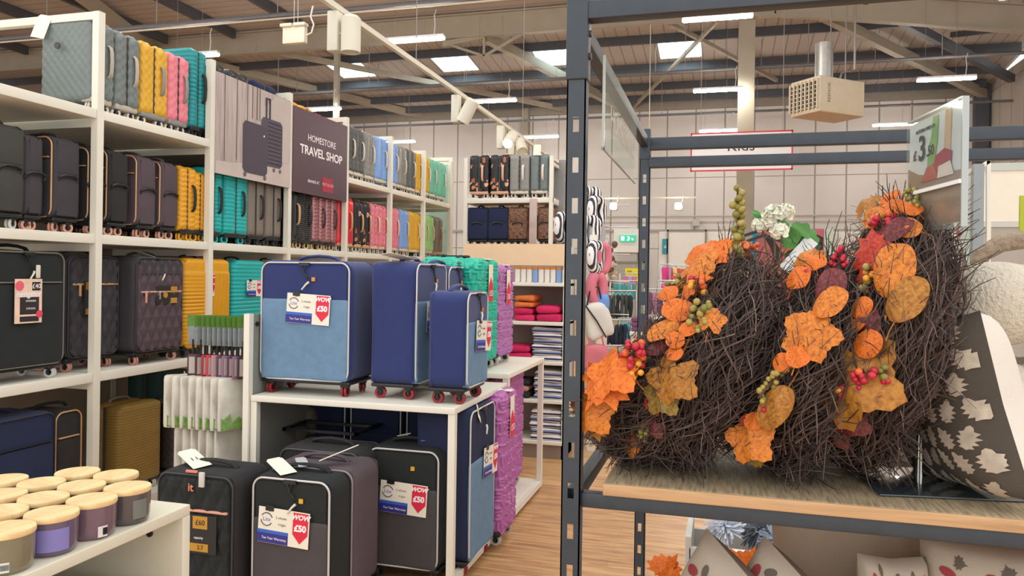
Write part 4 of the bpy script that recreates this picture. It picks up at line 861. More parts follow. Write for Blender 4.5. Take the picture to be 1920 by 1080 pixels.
hook_row(3.52, zt_, [366, 380, 392, 401, 411, 420, 430, 440, 450, 459], 'luggage_tag', 'holding the luggage tags', mk_tag, 'luggage tags on the upper hook')
VB = mat('#d3cfc2', .35, var=.07, vscale=20)
def mk_bag(lo):
    def f(x, y, z, i):
        o = cached(('vb', i % 3), lambda: MB().rbox(-.13, .13, -.014, .014, -.27, .01, .012, .02, lambda p, ax: .006*math.sin(p.z*25+p.x*18+i*2) if ax == 1 else 0).mesh('vacuum_bag', angle=60))
        t = thing('vacuum_bag', 'white packaged vacuum storage bag with green leaf print, %s on the %s hook' % (ordn[i], lo), 'storage bag', (x, y, z), R(66))
        put('pack', o, VB, t); put('green_print', cached('vbp', lambda: MB().poly([(-.12, -.2), (-.06, -.235), (-.02, -.2), (.03, -.24), (.07, -.21), (.12, -.235), (.12, -.262), (-.12, -.262)], .004, Matrix.Translation((0, -.0175, 0))).poly([(-.10, -.205), (-.07, -.18), (-.06, -.225)], .004, Matrix.Translation((0, -.018, 0))).mesh('gp', False)), mat('#7fa653', .5, var=.3, vscale=60), t)
        return t
    return f
hook_row(3.55, at(400, 706, y=3.55).z, [352, 367, 382, 397, 411, 424, 438, 452], 'vacuum_bag', 'holding the upper vacuum bags', mk_bag('upper'), 'vacuum bags on the upper hook')
hook_row(3.6, at(400, 800, y=3.6).z, [372, 387, 402, 416, 431, 446], 'vacuum_bag', 'holding the lower vacuum bags', mk_bag('lower'), 'vacuum bags on the lower hook')
# bags lying in the wire basket seen under the table
for i, (px, py) in enumerate([(520, 800), (545, 812), (500, 830), (530, 845), (570, 790)]):
    p = at(px, py, y=3.95+i*.04); tag(put('vacuum_bag', MB().rbox(-.10, .10, -.05, .05, -.09, .09, .04, .02, lambda q, ax: .01*math.sin(q.x*30+q.z*25)), mat('#6f675c', .5, var=.1, vscale=30), None, p, (R(10*i), R(20+15*i), R(30))), ['crumpled pale bag on the wire rack under the left of the table', 'crumpled pale bag beside the navy case deep under the table', 'crumpled pale bag lowest at the left under the table', 'crumpled pale bag just above the black case tops', 'crumpled pale bag right under the table edge'][i], 'bag', 'bags under the table')
p = at(560, 775, y=3.9); tag(put('wire_rack', MB().box(-2.36, -1.9, 3.78, 3.8, .66, .675).box(-2.36, -1.9, 4.0, 4.02, .66, .675).box(-2.36, -1.9, 4.2, 4.22, .66, .675).box(-1.92, -1.9, 3.78, 4.22, .66, .675).box(-2.36, -2.34, 3.78, 4.22, .66, .675), BLACKM), 'dark wire rack under the left of the first table', 'rack')
# ------------------------------------------------------------------ candle shelf unit, near left
UX0, UX1, UY0, UY1 = -1.72, -1.197, .35, 1.53; CW = mat('#d6d1be', .5, var=.03)
t = thing('candle_shelf', 'low white shelf unit with scented candles at the lower left', 'shelf unit', ((UX0+UX1)/2, (UY0+UY1)/2, 0)); ox, oy = (UX0+UX1)/2, (UY0+UY1)/2
def pp(n, mb, m=CW, par=None): mb.v = [(a-ox, b-oy, c) for a, b, c in mb.v]; return put(n, mb, m, par or t)
pp('top_board', MB().rbox(UX0, UX1, UY0, UY1, .975, 1.0, .003)); pp('end_panel', MB().rbox(UX0, UX1, UY1-.025, UY1, 0, .975, .002)); pp('end_panel', MB().rbox(UX0, UX1, UY0, UY0+.025, 0, .975, .002))
pp('back_panel', MB().box(UX0, UX0+.02, UY0+.025, UY1-.025, 0, .975)); pp('shelf', MB().rbox(UX0+.02, UX1-.01, UY0+.025, UY1-.025, .63, .655, .003)); pp('shelf', MB().rbox(UX0+.02, UX1-.01, UY0+.025, UY1-.025, .1, .125, .003))
pp('fitting', MB().cyl((UX1-.09, UY1-.03, .93), (UX1-.09, UY1-.024, .93), .008, 12), BLACKM)
for i, (xx, yy) in enumerate([(-1.32, 1.35), (-1.33, 1.13), (-1.34, .9), (-1.5, 1.3)]):
    o = put('gift_box', MB().rbox(-.1, .1, -.1, .1, 0, .17, .006), mat('#8f8778', .7, var=.06), None, (xx, yy, .655), (0, 0, R(3*i-4)))
    tag(o, ['grey box with a black round logo inside the candle shelf, nearest the end panel', 'grey box second from the end panel inside the candle shelf', 'grey box third from the end panel inside the candle shelf', 'grey box at the back inside the candle shelf'][i], 'box', 'grey boxes in the candle shelf')
    put('logo', MB().cyl((.1, -.05, .12), (.1015, -.05, .12), .018, 20), BLACKP, o)
LID = None
m_, nt_, b_ = newmat('bamboo_lid'); tc_ = N(nt_, 'ShaderNodeTexCoord'); mp_ = N(nt_, 'ShaderNodeMapping'); mp_.inputs['Scale'].default_value = (20, 3, 3); nt_.links.new(tc_.outputs['Object'], mp_.inputs['Vector'])
no_ = N(nt_, 'ShaderNodeTexNoise', Scale=3.0, Detail=4, Distortion=.7); nt_.links.new(mp_.outputs['Vector'], no_.inputs['Vector']); r_ = ramp(nt_, [(.3, '#d3ac78'), (.6, '#e6c893')]); nt_.links.new(no_.outputs['Fac'], r_.inputs['Fac']); nt_.links.new(r_.outputs['Color'], b_.inputs['Base Color']); b_.inputs['Roughness'].default_value = .5
LID = m_
jar_cols = [('#78705a', 'olive grey'), ('#5f4f66', 'purple'), ('#6d5663', 'dusky mauve'), ('#504a4c', 'smoky grey')]
C_ = [(0, 0, 0, 'bottom left corner, white barcode label', 1), (0, 1, 1, 'front row with a lilac label', 2), (0, 2, 2, 'front row third, small barcode sticker', 3), (0, 3, 3, 'front row right end with a grey label', 4),
      (1, 0, 1, 'second row at the picture edge', 0), (1, 1, 1, 'second row behind the lilac labelled one', 0), (1, 2, 2, 'second row behind the third jar', 0), (1, 3, 3, 'behind the front right jar', 0),
      (2, 1, 2, 'third row at the picture edge', 0), (2, 2, 1, 'third row in the middle', 0), (2, 3, 3, 'furthest back beside the white post', 0), (3, 2, 2, 'fourth row at the picture edge', 0)]
for rw_, cl_, ci, where, lb in C_:
    p = Vector((-1.252-.1*rw_+.002*cl_, 1.098+.096*cl_+[0, .075, .065, .06][rw_], 0))
    t = thing('candle', '%s glass candle jar with bamboo lid, %s' % (jar_cols[ci][1], where), 'candle', (p.x, p.y, 1.0), R(random.uniform(0, 90)), 'candle jars with bamboo lids')
    put('jar', cached('jar', lambda: MB().lathe([(.001, .0), (.038, .0), (.0435, .006), (.0455, .018), (.0462, .045), (.0462, .066), (.001, .066)], 40).mesh('jar')), mat(jar_cols[ci][0], .12, var=.1, vscale=12, coat=.5), t)
    put('lid', cached('lid', lambda: MB().lathe([(.001, .066), (.0470, .066), (.0476, .068), (.0476, .073), (.0466, .0755), (.001, .0755)], 44).mesh('lid')), LID, t)
    if lb:
        def lab(a0, a1, z0, z1):
            m = MB(); n = 12; vs = [(.0468*math.cos(a0+(a1-a0)*i/n), .0468*math.sin(a0+(a1-a0)*i/n), z) for z in (z0, z1) for i in range(n+1)]
            m.add(vs, [(i, i+1, n+2+i, n+1+i) for i in range(n)]); return m
        t.rotation_euler = (0, 0, 0)
        a0, a1, z0, z1, cc = {1: (R(-75), R(-35), .008, .026, '#cfcdc6'), 2: (R(-75), R(-5), .012, .054, '#7d76b4'), 3: (R(-32), R(-8), .006, .028, '#d5d0cc'), 4: (R(-35), R(5), .014, .054, '#6f726c')}[lb]
        o = put('label', lab(a0, a1, z0, z1), mat(cc, .5, var=0), t)
        if lb in (1, 3):
            bm_ = MB(); k0 = a0+(a1-a0)*.5
            for q in range(8): aa = k0+(a1-k0)*(q+.3)/8; bm_.box(.0471*math.cos(aa)-.0004, .0471*math.cos(aa)+.0004, .0471*math.sin(aa)-.0006, .0471*math.sin(aa)+.0002, z0+.004, z1-.004)
            put('barcode', bm_, DARKTXT, o)
p = at(30, 862, y=1.62); t = thing('ceramic_pot', 'white planter box with card label behind the candles', 'pot', (p.x, 1.45, 1.0))
put('pot', MB().rbox(-.07, .05, -.05, .05, 0, .1, .02), mat('#cfd6cf', .4, var=.05), t); put('relief', MB().rbox(-.06, .02, -.054, -.05, .01, .06, .004), mat('#a69f86', .6, var=.2, vscale=60), t)
c = put('card_label', MB().poly([(.03, .0), (.09, .0), (.11, .105), (.055, .085)], .002, Matrix.Translation((0, -.056, 0))), mat('#b9b8d6', .5, var=0), t); put('blue_corner', MB().poly([(.075, .075), (.106, .085), (.11, .105), (.078, .096)], .001, Matrix.Translation((0, -.058, 0))), mat('#3f6fd0', .5, var=0), c)
# ------------------------------------------------------------------ towel unit behind the tables
TY = 6.27; X0 = at(868, 480, y=TY).x; X1 = at(1060, 480, y=TY).x
t = thing('towel_shelf_unit', 'white open shelf unit with towels behind the tables, peach header', 'shelf unit', ((X0+X1)/2, TY, 0)); ox = (X0+X1)/2
def ps(n, mb, m=WHITE): mb.v = [(a-ox, b-TY, c) for a, b, c in mb.v]; return put(n, mb, m, t)
SH = [at(1000, v, y=TY).z for v in (530, 603, 677, 749, 826)]
SH_ = dict(zip('abcde', SH))
for i, z in enumerate(SH): ps('shelf', MB().rbox(X0, X1, TY, TY+.42, z-.03, z, .004))
ps('header_board', MB().box(X0, X1, TY+.02, TY+.04, at(960, 497, y=TY).z, at(960, 457, y=TY).z), mat('#e9c9a4', .6, var=.03)); ps('back_panel', MB().box(X0, X1, TY+.42, TY+.45, .05, 1.75), mat('#a08f8b', .7, var=.04))
for x in (X0, X1-.02): ps('side_panel', MB().box(x, x+.02, TY+.03, TY+.42, 0, 1.8), WHITE2)
ps('plinth', MB().box(X0, X1, TY+.03, TY+.4, 0, SH[4]-.03), mat('#8d7c70', .6, var=0))
# cards of flip flops / beach packs hanging under the header
for i in range(9):
    px = 966+i*11.2; p = at(px, 515, y=TY-.02); z = SH[0]
    tt = thing('beach_pack', 'small %s pack with orange header under the peach board, %s from the left' % ('light blue' if i in (3, 7) else 'white patterned', ordn[i]), 'pack', (p.x, TY+.06, z), 0, 'packs on the top towel shelf')
    put('pack_body', cached(('bp', i in (3, 7)), lambda: MB().rbox(-.021, .021, -.01, .02, 0, .115, .006).mesh('pk')), mat('#7fa4d6', .5, var=0) if i in (3, 7) else cells_mat('pack_print', '#e8e2da', ['#d98a5a', '#5a6f8e', '#b9503c'], 60, .2), tt)
    put('header', cached('bph', lambda: MB().rbox(-.023, .023, -.012, .014, .113, .135, .004).mesh('ph')), mat('#dd8f3a', .5, var=.1), tt)
STR = stripes_mat('striped_towel', ['#e8e2e0', '#2b3362', '#e6e0de'], 2, .046, warp=.006); STR2 = stripes_mat('striped_towel_b', ['#e8e4e0', '#39406a', '#8d94b4'], 2, .042, warp=.007)
HOT = mat('#d92a63', .85, var=.12, vscale=14); HOT2 = mat('#c9205a', .85, var=.2, vscale=18); ORG = mat('#e07a3a', .85, var=.15, vscale=14)
def towels(p0, p1, zs, hgt, n, mats, desc, grp, y=TY+.03):
    x0 = at(p0, 600, y=y).x; x1 = at(p1, 600, y=y).x; h = hgt/n
    for i in range(n):
        mb = MB(); hh = h*.48; L = (x1-x0)/2-random.uniform(0, .006)
        mb.rbox(-L, L, 0, .3, 0, h*.95, h*.45, .02, lambda p, ax: .0035*math.sin(p.x*21+i*2)+.002*math.sin(p.y*30+i))
        o = put('folded_towel', mb, mats[i % len(mats)], None, ((x0+x1)/2+random.uniform(-.005, .005), y, zs+i*h), (0, 0, R(random.uniform(-2, 2))))
        pos = 'at the bottom' if i == 0 else 'on top' if i == n-1 else '%s from the bottom' % ['', 'second', 'third', 'fourth', 'fifth', 'sixth', 'seventh'][i]
        tag(o, 'folded %s, %s' % (desc, pos), 'towel', grp)
Z = SH
towels(961, 1000, Z[1], at(980, 553, y=TY).z-Z[1], 4, [HOT, HOT2, ORG, ORG], 'pink and orange towel, left pile', 'pink towels')
towels(1003, 1052, Z[1], at(1020, 573, y=TY).z-Z[1], 2, [HOT2, HOT], 'pink towel, right pile under the beach packs', 'pink towels')
towels(945, 995, Z[2], at(980, 648, y=TY).z-Z[2], 2, [HOT2, HOT2], 'crimson towel beside the upper striped pile', 'pink towels')
towels(997, 1056, Z[2], at(1020, 615, y=TY).z-Z[2], 6, [STR, STR2], 'navy and white striped towel in the upper pile', 'striped towels')
towels(1000, 1058, Z[3], at(1020, 697, y=TY).z-Z[3], 5, [STR2, STR], 'navy and white striped towel in the middle pile', 'striped towels')
towels(995, 1056, Z[4], at(1020, 770, y=TY).z-Z[4], 5, [STR, STR2], 'navy and white striped towel in the lowest pile', 'striped towels')
towels(955, 994, Z[3], .16, 3, [BLKF, mat('#b98d7c', .8, var=.1), BLKF], 'black and peach bundle left of the middle striped pile', 'bundles')
# small white display unit right behind (post seen past the rack)
# ------------------------------------------------------------------ tall shelf unit behind with leaf print cases
BY = 8.7; X0 = at(869, 400, y=BY).x; X1 = at(1036, 400, y=BY).x; zs1 = at(950, 371, y=BY).z; zs0 = at(950, 462, y=BY).z; zt = at(875, 296, y=BY).z
t = thing('tall_shelf_unit', 'tall white steel shelf unit with leaf print and leopard suitcases', 'shelving', ((X0+X1)/2, BY, 0)); ox = (X0+X1)/2
def pb(n, mb, m=WHITE): mb.v = [(a-ox, b-BY, c) for a, b, c in mb.v]; return put(n, mb, m, t)
for x in (X0, X1-.045): pb('post', MB().box(x, x+.045, BY, BY+.045, 0, zt)); pb('rear_post', MB().box(x, x+.045, BY+.6, BY+.645, 0, zt))
for z in (.3, zs0, zs1): pb('shelf', MB().rbox(X0, X1, BY+.005, BY+.62, z-.06, z, .003))
X2 = at(1060, 400, y=BY+.3).x
for z in (zs1-.55+.3, zs1-.05, zs1+.4, zs0+.2): pb('side_bar', MB().box(X1-.04, X1-.005, BY+.046, BY+.599, z-.02, z+.02))
pb('side_bar', MB().box(X1-.04, X1-.005, BY+.046, BY+.599, zt-.045, zt-.002))
for p0, p1, z, m, kd, h, lab in [(878, 915, zs1, LEAFP, 'none', .54, 'black suitcase with orange leaf print, left one on top of the tall unit'), (917, 953, zs1, LEAFP, 'none', .54, 'black suitcase with orange leaf print, right one on top of the tall unit'),
                             (954, 991, zs1, GREY2, 'quilt', .53, 'grey quilted suitcase beside the leaf print pair on the tall unit'), (993, 1027, zs1, GREY, 'quilt', .53, 'grey quilted suitcase with paper tag at the right of the tall unit')]:
    a = at(p0, 400, y=BY+.03); b = at(p1, 400, y=BY+.03)
    o = hard_case(lab, ((a.x+b.x)/2, BY+.03+.19, z), R(-90), .38, round(b.x-a.x, 2), h, m, kd, hm=mat('#d8cdbd', .45, var=0) if kd == 'quilt' else mat('#d9a58a', .45, var=0), group='suitcases on the tall unit', seg=.014, detail=2)
    if 'tag' in lab: hang_tag(o, (.2, -.03, .5), (R(-10), R(0), R(90)), .09, .13)
for p0, p1, m, lab in [(875, 914, NAVYD, 'navy soft suitcase with vertical handle, left one below the leaf print pair'), (915, 952, NAVYD, 'navy soft suitcase with vertical handle, right one below the leaf print pair'), (953, 989, LEOP, 'leopard print soft suitcase beside the navy pair'), (1008, 1034, LEOP, 'leopard print soft suitcase by the right post of the tall unit')]:
    a = at(p0, 400, y=BY+.03); b = at(p1, 400, y=BY+.03)
    soft_case(lab, ((a.x+b.x)/2, BY+.03+.19, zs0), R(-90), .38, round(b.x-a.x, 2), at(900, 386, y=BY+.03).z-zs0, m, pipe=BLACKP, style='plain', side_handle=True, puller=False, group='suitcases on the tall unit')
p = at(999, 460, y=BY-.03); tag(put('sign_holder', MB().rbox(-.045, .045, 0, .01, 0, at(999, 372, y=BY-.03).z-p.z, .003), mat('#b9a39c', .3, var=.2, vscale=6), None, (p.x, BY-.03, p.z), (0, 0, R(20))), 'narrow upright pink and grey sign on the tall unit', 'sign')
a = at(1046, 300, y=BY+.35); tag(put('grey_column', MB().box(a.x-.08, a.x+.08, BY+.35, BY+.5, 0, at(1046, 300, y=BY+.35).z), mat('#8f8f8d', .4, metal=.3, var=.05)), 'grey metal upright standing right of the tall unit', 'post')
# glazed white frame at the far end of the run
a = at(762, 470, y=9.9); b = at(846, 470, y=9.9); zt = at(800, 296, y=9.9).z
t = thing('glazed_screen', 'white framed pale green glass screen beyond the far end of the run', 'screen', ((a.x+b.x)/2, 9.9, 0)); W2 = (b.x-a.x)/2
put('post', MB().box(-W2, -W2+.05, 0, .05, 0, zt), WHITE, t); put('post', MB().box(W2-.05, W2, 0, .05, 0, zt), WHITE, t); put('top_bar', MB().box(-W2+.051, W2-.051, 0, .05, zt-.05, zt), WHITE, t); put('cross_bar', MB().box(-W2+.051, W2-.051, 0, .04, 1.5, 1.54), WHITE, t)
put('pane', MB().box(-W2, W2, .02, .026, .1, zt-.06), glass_mat('pale_green_glass', '#d5efe6', .08, .3), t)
# ------------------------------------------------------------------ dark display rack on the right
RXL, RY0, RY1, PWD = -.335, 1.65, 3.16, .042
RXR = 1.62
t = thing('display_rack', 'dark slate steel rack with slotted posts framing the wreaths', 'rack', (0, 2.4, 0)); RK = t
def pk(n, mb, m=RACKM): mb.v = [(a, b-2.4, c) for a, b, c in mb.v]; return put(n, mb, m, t)
def slotted(x0, y0, sy, z0, z1, zref, x1=None):
    """steel channel post with rectangular slots in its front face"""
    x1 = x0+PWD; m = MB(); sw = .014; cx = (x0+x1)/2; a, b = cx-sw/2, cx+sw/2; th = .004; yy0, yy1 = (y0, y0+th)
    m.box(x0, a, yy0, yy1, z0, z1); m.box(b, x1, yy0, yy1, z0, z1)
    n0 = math.ceil((z0-zref)/.0895); z = zref+n0*.0895; prev = z0
    while z < z1-.04:
        if z-.017 > prev: m.box(a, b, yy0, yy1, prev, z-.017)
        prev = z+.017; z += .0895
    m.box(a, b, yy0, yy1, prev, z1)
    m.box(x0, x0+.003, y0, y0+.036, z0, z1); m.box(x1-.003, x1, y0, y0+.036, z0, z1)
    return m
pk('slotted_post', slotted(RXL, RY0, 1, 0, 1.99, 1.614)); pk('slotted_post', slotted(RXL+.002, RY1, 1, 0, 2.05, 1.863)); pk('slotted_post', slotted(RXR, RY0, 1, 0, 1.99, 1.614)); pk('slotted_post', slotted(RXR, RY1, 1, 0, 2.05, 1.863))
TZr = 2.112
pk('post_cap', MB().rbox(RXL-.003, RXL+PWD+.003, RY0-.004, RY0+.042, 1.98, 2.22, .004)); pk('post_cap', MB().rbox(RXL, RXL+PWD+.002, RY1-.002, RY1+.04, 2.03, TZr+.045, .004))
pk('top_beam', MB().rbox(RXL+PWD, RXR, RY0, RY0+.04, TZr, TZr+.04, .003)); pk('top_beam', MB().rbox(RXL+PWD, RXR, RY1, RY1+.035, TZr-.042, TZr+.008, .004)); pk('top_beam', MB().rbox(RXL+PWD, RXR, RY1-.02, RY1+.015, TZr-.118, TZr-.075, .004))
pk('side_beam', MB().rbox(RXL+.004, RXL+.036, RY0+.04, RY1, TZr-.03, TZr+.01, .003)); pk('side_beam', MB().rbox(RXR+.004, RXR+.036, RY0+.04, RY1, TZr-.03, TZr+.01, .003))
bolts = MB(); 
for z in (2.02, 2.0): pass
for z in (2.085, 2.035): put('bolt', MB().cyl((RXL+PWD+.001, RY0+.02-2.4, z), (RXL+PWD+.008, RY0+.02-2.4, z), .008, 12), RACKM, t)
ZBD = 1.1
pk('shelf_beam', MB().rbox(RXL+PWD, RXR, RY0+.012, RY0+.042, 1.04, 1.072, .003)); pk('shelf_beam', MB().rbox(RXL+PWD, RXR, 2.28, 2.31, 1.04, 1.072, .003)); pk('side_beam', MB().rbox(RXL+.004, RXL+.036, RY0+.04, RY1, 1.04, 1.072, .003))
pk('shelf_beam', MB().rbox(RXL+PWD, RXR, RY0+.012, RY0+.042, .62, .65, .003))
o = pk('shelf_board', MB().rbox(-.244, RXR-.01, RY0+.002, 2.3, 1.0725, 1.0985, .003), oak_mat())
o2 = pk('board_covering', MB().rbox(-.240, RXR-.012, RY0+.006, 2.298, 1.0985, 1.1, .001), linen_board_mat())
pk('lower_board', MB().rbox(-.05, RXR-.01, RY0+.01, 2.28, .65, .675, .003), MATS.get('x') or o.material_slots[0].material)
# acrylic sign panel hanging inside the left side of the rack
a = at(1133, 45, x=RXL+.05); b = at(1192, 300, x=RXL+.05)
t = thing('acrylic_panel', 'clear acrylic sign panel hanging inside the left of the rack', 'sign holder', (RXL+.05, 0, 0))
ACR = glass_mat('clear_acrylic', '#fbfffd', .07, .05); ya = at(1133, 100, x=RXL+.05).y; yb = at(1193, 200, x=RXL+.05).y; z0 = 1.86; z1 = 2.09
put('sheet', MB().box(-.002, .002, ya, yb, z0, z1), ACR, t); EDG = mat('#c4c9c6', .2, var=0)
put('edge', MB().box(-.003, .003, ya, ya+.008, z0, z1), EDG, t); put('edge', MB().box(-.003, .003, ya, yb, z0, z0+.006), EDG, t)
text('faint_print', 'HOMESTORE', .09, mat('#b3aaa2', .5, var=0), t, (.004, (ya+yb)/2, (z0+z1)/2-.02), (PI/2, 0, R(90)))
# price sign on a rod
n_ = at(1806, 300, y=1.42); zn = 1.42
dN = Vector((-math.sin(R(7.8)), math.cos(R(7.8)), 0))
# near edge at depth 1.45 along the view, far edge 0.28 further
def ptz(px, zv): d = _F+_RR*((px-960)/FPX); return Vector((d.x*zv, d.y*zv, 0))
A_ = ptz(1806, 1.46); B_ = ptz(1702, 1.72); L_ = (B_-A_).length; ang = math.atan2((B_-A_).y, (B_-A_).x)
t = thing('price_sign', 'clear upright holder with £3.50 price sheet on a rod above the wreaths', 'sign', (A_.x, A_.y, 0), ang)
ztp = at(1806, 180, x=None, y=A_.y).z; zbt = 1.665
# local x runs from the near edge to the far edge; the printed face looks towards the camera side (+y local)
put('sheet', MB().box(.006, L_-.004, -.001, .001, zbt, ztp-.008), mat('#c9c8cc', .35, var=.03), t)
put('holder', MB().box(0, L_, -.006, -.003, zbt-.01, ztp).box(0, L_, .003, .006, zbt-.01, ztp), ACR, t)
put('holder_edge', MB().box(-.002, .002, -.006, .006, zbt-.01, ztp).box(0.002, L_, -.006, .006, ztp-.003, ztp+.001), mat('#a9b2b2', .15, var=0), t)
put('white_strip', MB().box(0, L_, .004, .010, 1.738, 1.746), mat('#f3f5f4', .2, var=0), t)  # thin white strip running across the front of the holder
def art(nm, pts, c, dz=.0016): put(nm, MB().poly([(x*L_, zbt+z*(ztp-zbt)) for x, z in pts], .0006, Matrix.Translation((0, dz, 0))), mat(c, .5, var=.12, vscale=25), t)
art('printed_table', [(.0, .0), (1, .0), (1, .56), (.78, .48), (.5, .44), (0, .42)], '#8d6a55'); art('printed_bottle', [(.5, .5), (.62, .5), (.6, .7), (.55, .78), (.52, .95), (.42, .95), (.44, .72)], '#6f9a45', .0022)
art('printed_wood', [(.22, .42), (.34, .42), (.30, .96), (.2, .96)], '#c29a78', .002); art('printed_fruit', [(.2, .46), (.34, .42), (.5, .5), (.46, .6), (.3, .64), (.18, .6)], '#8e2634', .0030); art('printed_label', [(.14, .40), (.42, .40), (.40, .5), (.2, .52)], '#c8b9b2', .0036); art('printed_cloth', [(.4, .4), (.72, .4), (.62, .52), (.5, .54)], '#a24a3c', .0034)
RZ180 = (PI/2, 0, PI)
text('price_text', '3', .075, DARKTXT, t, (L_*.72, .003, zbt+.70*(ztp-zbt)), RZ180, bold=.0015); text('price_text', '£', .03, DARKTXT, t, (L_*.86, .003, zbt+.66*(ztp-zbt)), RZ180, bold=.0006); text('price_text', '.50', .03, DARKTXT, t, (L_*.56, .003, zbt+.66*(ztp-zbt)), RZ180, bold=.0006)
text('small_print', 'AUTUMN WREATH', .011, DARKTXT, t, (L_*.66, .003, zbt+.87*(ztp-zbt)), RZ180)
pr = at(1722, 906, z=1.104); loc = Matrix.Rotation(-ang, 4, 'Z') @ (Vector((pr.x, pr.y, 0))-Vector((A_.x, A_.y, 0)))
put('rod', MB().cyl((loc.x, loc.y, 1.106), (loc.x, loc.y, 1.7), .005, 12), CHROME, t); put('rod', MB().cyl((loc.x-.012, loc.y, 1.106), (loc.x-.012, loc.y, 1.62), .003, 10), CHROME, t)
put('base_plate', MB().rbox(loc.x-.11, loc.x+.14, loc.y-.22, loc.y+.12, 1.1015, 1.106, .002), mat('#3b4347', .08, var=0, coat=1), t)
# ------------------------------------------------------------------ autumn wreaths
TWIG = islands_mat('twigs', ['#2c211e', '#40312c', '#54423b', '#433430', '#6d5b53', '#382a26', '#7f6d64'], .85)
CORE = mat('#1d1513', .95, var=.2, vscale=40)
LM = [leaf_mat('#b5651f', '#e0822c', '#e89a3c'), leaf_mat('#cf5a1d', '#e8781f', '#ee8c2a'), leaf_mat('#8d5a26', '#b87828', '#c98f38'), leaf_mat('#a32a22', '#c93d2a', '#d65a34'), leaf_mat('#5c2430', '#7a3038', '#93503f'), leaf_mat('#6b5a26', '#94782c', '#b08a34')]
BM = [mat('#b72438', .3, var=.1, vscale=50), mat('#d8612f', .3, var=.1, vscale=50), mat('#a3934a', .35, var=.15, vscale=50), mat('#dd9a30', .3, var=.1, vscale=50), mat('#7d7a35', .4, var=.15, vscale=50)]
STEMM = mat('#5b3b2e', .8, var=.1)
def maple():
    base = [(0, 0), (.12, .10), (.42, -.02), (.36, .16), (.62, .26), (.44, .40), (.52, .58), (.28, .56), (.22, .72), (.12, .70), (0, 1.0)]
    return base + [(-x, y) for x, y in base[-2:0:-1]]
def oval():
    return [(.30*math.sin(PI*t_)*(1 if True else 1), (1-math.cos(PI*t_))/2) for t_ in [i/10 for i in range(11)]] + [(-.30*math.sin(PI*t_), (1-math.cos(PI*t_))/2) for t_ in [i/10 for i in range(9, 0, -1)]]
def round_leaf():
    return [(.44*math.sin(a), .48-.48*math.cos(a)) for a in [2*PI*i/18 for i in range(18)]]
def lobed():   # broad vine leaf with shallow lobes and a toothed edge
    out = []; n = 44
    for i in range(n):
        a = 2*PI*i/n; r = .46+.07*math.cos(5*(a-PI))-.13*math.exp(-((min(a, 2*PI-a))/.3)**2)+(.016 if i % 2 else -.016); out.append((r*math.sin(a)*1.05, .47-r*math.cos(a)))
    return out
def leaf_mesh(kind):
    def mk():
        o = {'maple': maple, 'oval': oval, 'round': round_leaf, 'lobed': lobed}[kind](); n = len(o); m = MB()
        cz = lambda x, y: -.35*x*x + .12*math.sin(y*2.6) + .05*math.sin(x*9+y*5)
        rings = []; vs = []
        for s_ in (1.0, .7, .4, .12):
            for x, y in o: X, Y = x*s_, .45+(y-.45)*s_; vs.append((X, Y, cz(X, Y)))
        vs.append((0, .45, cz(0, .45))); fs = []
        for r_i in range(3):
            for i in range(n): fs.append((r_i*n+i, r_i*n+(i+1) % n, (r_i+1)*n+(i+1) % n, (r_i+1)*n+i))
        for i in range(n): fs.append((3*n+i, 3*n+(i+1) % n, 4*n))
        m.add(vs, fs); nv = len(vs); m.add([(x, y, z-.012) for x, y, z in vs], [f[::-1] for f in fs])
        for i in range(n): m.f.append((i, i+nv, (i+1) % n+nv, (i+1) % n)); m.mi.append(0)
        m.tube([(0, .02, 0), (0, -.15, -.02), (.02, -.35, -.08)], .012, 5)
        return m.mesh('leaf', angle=60)
    return cached(('leaf', kind), mk)
def leaf(parent, pos, nrm, up, size, kind, m):
    """leaf lying with its face along nrm, tip towards up"""
    n = Vector(nrm).normalized(); u = Vector(up); u = (u-n*u.dot(n)).normalized(); x = u.cross(n)
    M = Matrix((x, u, n)).transposed().to_4x4(); o = put('leaf', leaf_mesh(kind), m, parent); o.matrix_local = Matrix.Translation(pos) @ M @ Matrix.Scale(size, 4) @ Matrix.Translation((0, -.35, 0)); return o
def berries(parent, pos, axis, n, r, mats, spread, length, rng):
    ax = Vector(axis).normalized(); m = MB(); p1 = ax.orthogonal().normalized(); p2 = ax.cross(p1)
    for i in range(n):
        t_ = i/max(1, n-1); a = rng.uniform(0, 2*PI); q = ax*(t_-.5)*length + (p1*math.cos(a)+p2*math.sin(a))*spread*rng.uniform(.5, 1)
        m.m = rng.randrange(len(mats)); m.sphere(q, r*rng.uniform(.8, 1.15), 9, 6)
        m.m = len(mats); m.tube([ax*(t_-.55)*length, q], .0012, 4)
    m.m = len(mats); m.tube([ax*-.6*length, ax*.5*length], .002, 5)
    return put('berry_sprig', m.mesh('berry_sprig', nm=len(mats)+1), list(mats)+[STEMM], parent, pos)
